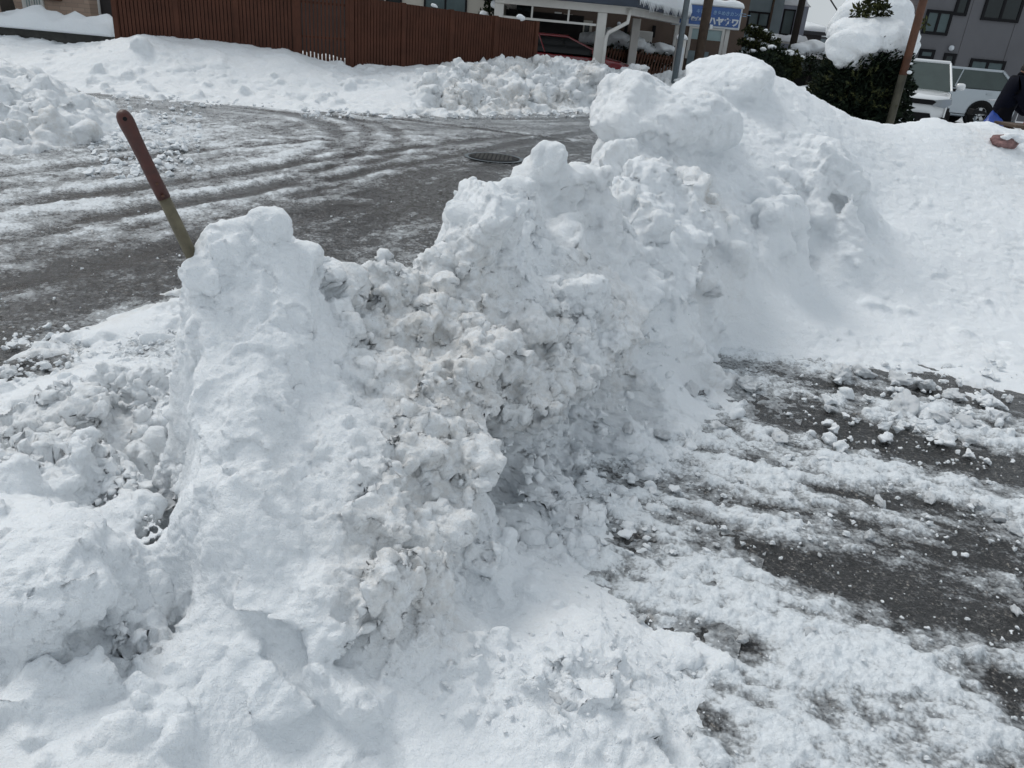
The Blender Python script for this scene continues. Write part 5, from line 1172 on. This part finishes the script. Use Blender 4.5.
# head with face
V, F = ico(4); V = V.copy(); hc = np.array((.075,0,hz-.09))
V = V*np.array((.098,.078,.118)); fr = V[:,0] > .03
nose = np.exp(-((V[:,1]/.014)**2+((V[:,2]+.012)/.022)**2))*(V[:,0] > 0); V[:,0] += .022*nose
for s in (-1,1): V[:,0] -= .010*np.exp(-(((V[:,1]-s*.03)/.016)**2+((V[:,2]-.012)/.012)**2))*(V[:,0] > 0)
V[:,0] += .006*np.exp(-((V[:,1]/.025)**2+((V[:,2]+.055)/.010)**2))*(V[:,0] > 0); V[:,1] *= 1-.25*np.clip(-V[:,2]/.118, 0, 1)
for s in (-1,1): k = np.exp(-((V[:,0]/.016)**2+(V[:,2]/.028)**2))*(V[:,1]*s > 0); V[:,1] += s*.014*k
a_ = R(18); Ry = np.array([[math.cos(a_),0,math.sin(a_)],[0,1,0],[-math.sin(a_),0,math.cos(a_)]])
mesh_np('head', V@Ry.T+hc, F, M['skin'], PE)
MB().tube([tuple(np.array((.0,s*.03,.012))@Ry.T+hc+np.array((.085,0,0))) for s in (-1,1)], .006, 6).build('eyes', M['hair'], PE)
V, F = ico(3); Vh = V*np.array((.105,.085,.118)); kp = (Vh[F].mean(1)[:,0] < .02) & (Vh[F].mean(1)[:,2] > -.06); mesh_np('hair', Vh@Ry.T+hc, F[kp], M['hair'], PE)
Vc = V*np.array((.112,.093,.105)); kp = Vc[F].mean(1)[:,2] > .028; b = mesh_np('cap', Vc@Ry.T+hc, F[kp], M['cap'], PE)
MB().add([tuple(np.array(q)@Ry.T+hc) for q in [(.07,-.07,.035),(.16,-.055,.022),(.185,0,.02),(.16,.055,.022),(.07,.07,.035),(.07,-.07,.045),(.16,-.055,.030),(.185,0,.028),(.16,.055,.030),(.07,.07,.045)]], [(0,1,2,3,4),(9,8,7,6,5),(0,5,6,1),(1,6,7,2),(2,7,8,3),(3,8,9,4),(4,9,5,0)]).build('cap_brim', M['cap'], b)
# hands: palm, four fingers and a thumb, half closed
for s, wk, ek in ((1,'wL','eL'),(-1,'wR','eR')):
    W_ = Vector(J[wk]); d = (W_-Vector(J[ek])).normalized(); side = Vector((0,1,0))-d*d.y; side.normalize(); up = d.cross(side)
    vs = [tuple(W_-d*.01), tuple(W_+d*.045), tuple(W_+d*.085)]; ed = [(0,1),(1,2)]; rd = [(.024,.018),(.032,.017),(.034,.013)]
    for i in range(4):
        b0 = W_+d*.085+side*(-.028+.019*i); l = (.068,.078,.074,.056)[i]; n0 = len(vs); vs += [tuple(b0), tuple(b0+d*l*.5-up*.012), tuple(b0+d*l*.75-up*.04)]; ed += [(2,n0),(n0,n0+1),(n0+1,n0+2)]; rd += [.0095,.009,.0075]
    n0 = len(vs); t0 = W_+d*.04-side*s*.03; vs += [tuple(t0), tuple(t0+d*.03-side*s*.02-up*.01), tuple(t0+d*.055-side*s*.018-up*.028)]; ed += [(1,n0),(n0,n0+1),(n0+1,n0+2)]; rd += [.012,.010,.008]
    skinned('hand', vs, ed, rd, M['black'], PE, 1)
for ak, tk_ in (('aL','tL'),('aR','tR')):
    skinned('boot', [J[ak], tuple(Vector(J[ak])-Vector((0,0,.035))), tuple(Vector(J[tk_])+Vector((.02,0,0)))], [(0,1),(1,2)], [.062,.06,.05], M['black'], PE, 2)
# ---------------------------------------------------------------- shovel stuck in the bank
top = Vector(aty(124, 117, 1.92)); mid = Vector(aty(164, 198, 1.955)); low = Vector(aty(190, 252, 1.98)); dn = (low-top).normalized(); end = low+dn*.42
SH = empty('shovel', tuple(top), label='wooden shovel handle with a dark red grip sticking up out of the snow bank', cat='shovel')
rel = lambda v: tuple(Vector(v)-top)
MB().tube([rel(top+(mid-top)*.985), rel(mid+(low-mid)*.5), rel(low), rel(end)], [.0152,.0158,.0164,.0164], 20).build('shaft', mat('grey_green_wood', (.145,.125,.075), .5, var=.25, vscale=30, bmp=.15, bscale=120), SH, smooth=True)
gp_ = [top+dn*t for t in (-.017,-.014,-.006,.006,.02,.045,.10,.16,.22)]; gr_ = [.004,.011,.0165,.019,.019,.0172,.0160,.0164,.0168]
gp_ = [p_ for p_ in gp_ if (p_-top).length < (mid-top).length]+[mid]; gr_ = gr_[:len(gp_)-1]+[.0168]
gm_ = mat('worn_red_grip', (.075,.015,.009), .5, var=.30, vscale=26, col2=(.04,.012,.009), bmp=.2, bscale=90)
gs = MB().tube([rel(p_) for p_ in gp_], gr_, 24).build('grip', gm_, SH, smooth=True)
toC = (Vector((0,0,CAM_H))-top).normalized(); toC = (toC-dn*toC.dot(dn)).normalized()
c0 = top+dn*.002+toC*.0182; MB().tube([rel(c0), rel(c0+toC*.0015)], .005, 12).build('hole', M['black'], gs)
for t in (.80,.955): c0 = top+(mid-top)*t+toC*.0152; MB().tube([rel(c0), rel(c0+toC*.0045)], [.0042,.0030], 10).build('rivet', M['redwood'], gs, smooth=True)
bl = MB(); V = []
for i in range(7):
    for j in range(8):
        u_ = (i-3)/3; v_ = j/7; wd = .125*(1-.15*v_**2); V.append(tuple(Vector(rel(end))+Vector((1,0,0))*u_*wd+dn*v_*.26-toC*(.03*(1-u_*u_)) ))
F = [(i*8+j, i*8+j+1, (i+1)*8+j+1, (i+1)*8+j) for i in range(6) for j in range(7)]
bo = MB().add(V, F).build('blade', M['redplastic'], SH, smooth=True); sm_ = bo.modifiers.new('t', 'SOLIDIFY'); sm_.thickness = .004
# manhole cover on the road
p = at(494, 158, .012); MH = empty('manhole_cover', p, label='round iron manhole cover showing through the slush of the road', cat='manhole cover')
b = MB().tube([(0,0,-.02),(0,0,.012)], .31, 40).build('cover', M['black'], MH)
b = MB()
for i in range(-5, 6):
    for j in range(-5, 6):
        if i*i+j*j < 26: b.box(i*.052-.016, i*.052+.016, j*.052-.016, j*.052+.016, .0125, .017)
b.build('tread_pattern', M['darkstone'], MH)
V = [(rr*math.cos(6.283*i/40), rr*math.sin(6.283*i/40), .008) for i in range(40) for rr in (.325,.37)]; MB().add(V, [(2*i, 2*i+1, (2*i+3) % 80, (2*i+2) % 80) for i in range(40)]).build('rim', M['steel'], MH)
# dead leaf on the block
p, t_ = hit(260, 557, HB); p = Vector(p)+ (Vector((0,0,CAM_H))-Vector(p)).normalized()*.02
print('right side', round(time.time()-T0, 1))
# ================================================================== LIGHT, WORLD, CAMERA
w = bpy.data.worlds.new('World'); bpy.context.scene.world = w; w.use_nodes = True; nt = w.node_tree; nt.nodes.clear()
SUN_EL, SUN_AZ = R(52), R(-55)          # ahead and to the left, veiled by cloud
out = nt.nodes.new('ShaderNodeOutputWorld'); bg = nt.nodes.new('ShaderNodeBackground'); nt.links.new(bg.outputs[0], out.inputs[0])
sky = nt.nodes.new('ShaderNodeTexSky'); sky.sky_type = 'NISHITA'; sky.sun_disc = False; sky.sun_elevation = SUN_EL; sky.sun_rotation = SUN_AZ
sky.air_density = 1.2; sky.dust_density = 4.0; sky.ozone_density = 1.0
tc = nt.nodes.new('ShaderNodeTexCoord'); nz = noise_node(nt, 2.0, 5, .6, vec=tc.outputs['Generated'])
cloud = ramp(nt, nz.outputs[0], [(.3, (4.9,5.4,5.8)), (.7, (6.3,6.75,7.1))])
nt.links.new(mixc(nt, .86, sky.outputs[0], cloud), bg.inputs[0]); bg.inputs[1].default_value = .1
sd = bpy.data.lights.new('sun', 'SUN'); sd.energy = 1.2; sd.angle = R(20); sd.color = (1,.98,.95)
so = bpy.data.objects.new('sun', sd); link(so)
dirv = Vector((math.sin(SUN_AZ)*math.cos(SUN_EL), math.cos(SUN_AZ)*math.cos(SUN_EL), math.sin(SUN_EL)))
so.rotation_euler = dirv.to_track_quat('Z', 'Y').to_euler(); so.location = (0,0,30)
cd = bpy.data.cameras.new('camera'); co = bpy.data.objects.new('camera', cd); link(co)
cd.sensor_width = 36; cd.lens = FPX/1024*36; cd.clip_start = .05; cd.clip_end = 2000
Mx = Matrix.Identity(4)
for i in range(3): Mx[i][0] = cR[i]; Mx[i][1] = cU[i]; Mx[i][2] = -cF[i]; Mx[i][3] = (0,0,CAM_H)[i]
co.matrix_world = Mx
sc = bpy.context.scene; sc.camera = co
sc.view_settings.view_transform = 'Standard'; sc.view_settings.look = 'None'; sc.view_settings.gamma = 1; sc.view_settings.use_curve_mapping = False
sc.view_settings.exposure = 0.12
sc.cycles.max_bounces = 8; sc.cycles.diffuse_bounces = 4; sc.cycles.glossy_bounces = 3; sc.cycles.use_denoising = True
sc.cycles.use_adaptive_sampling = True; sc.cycles.adaptive_threshold = .02
print('done', round(time.time()-T0, 1))
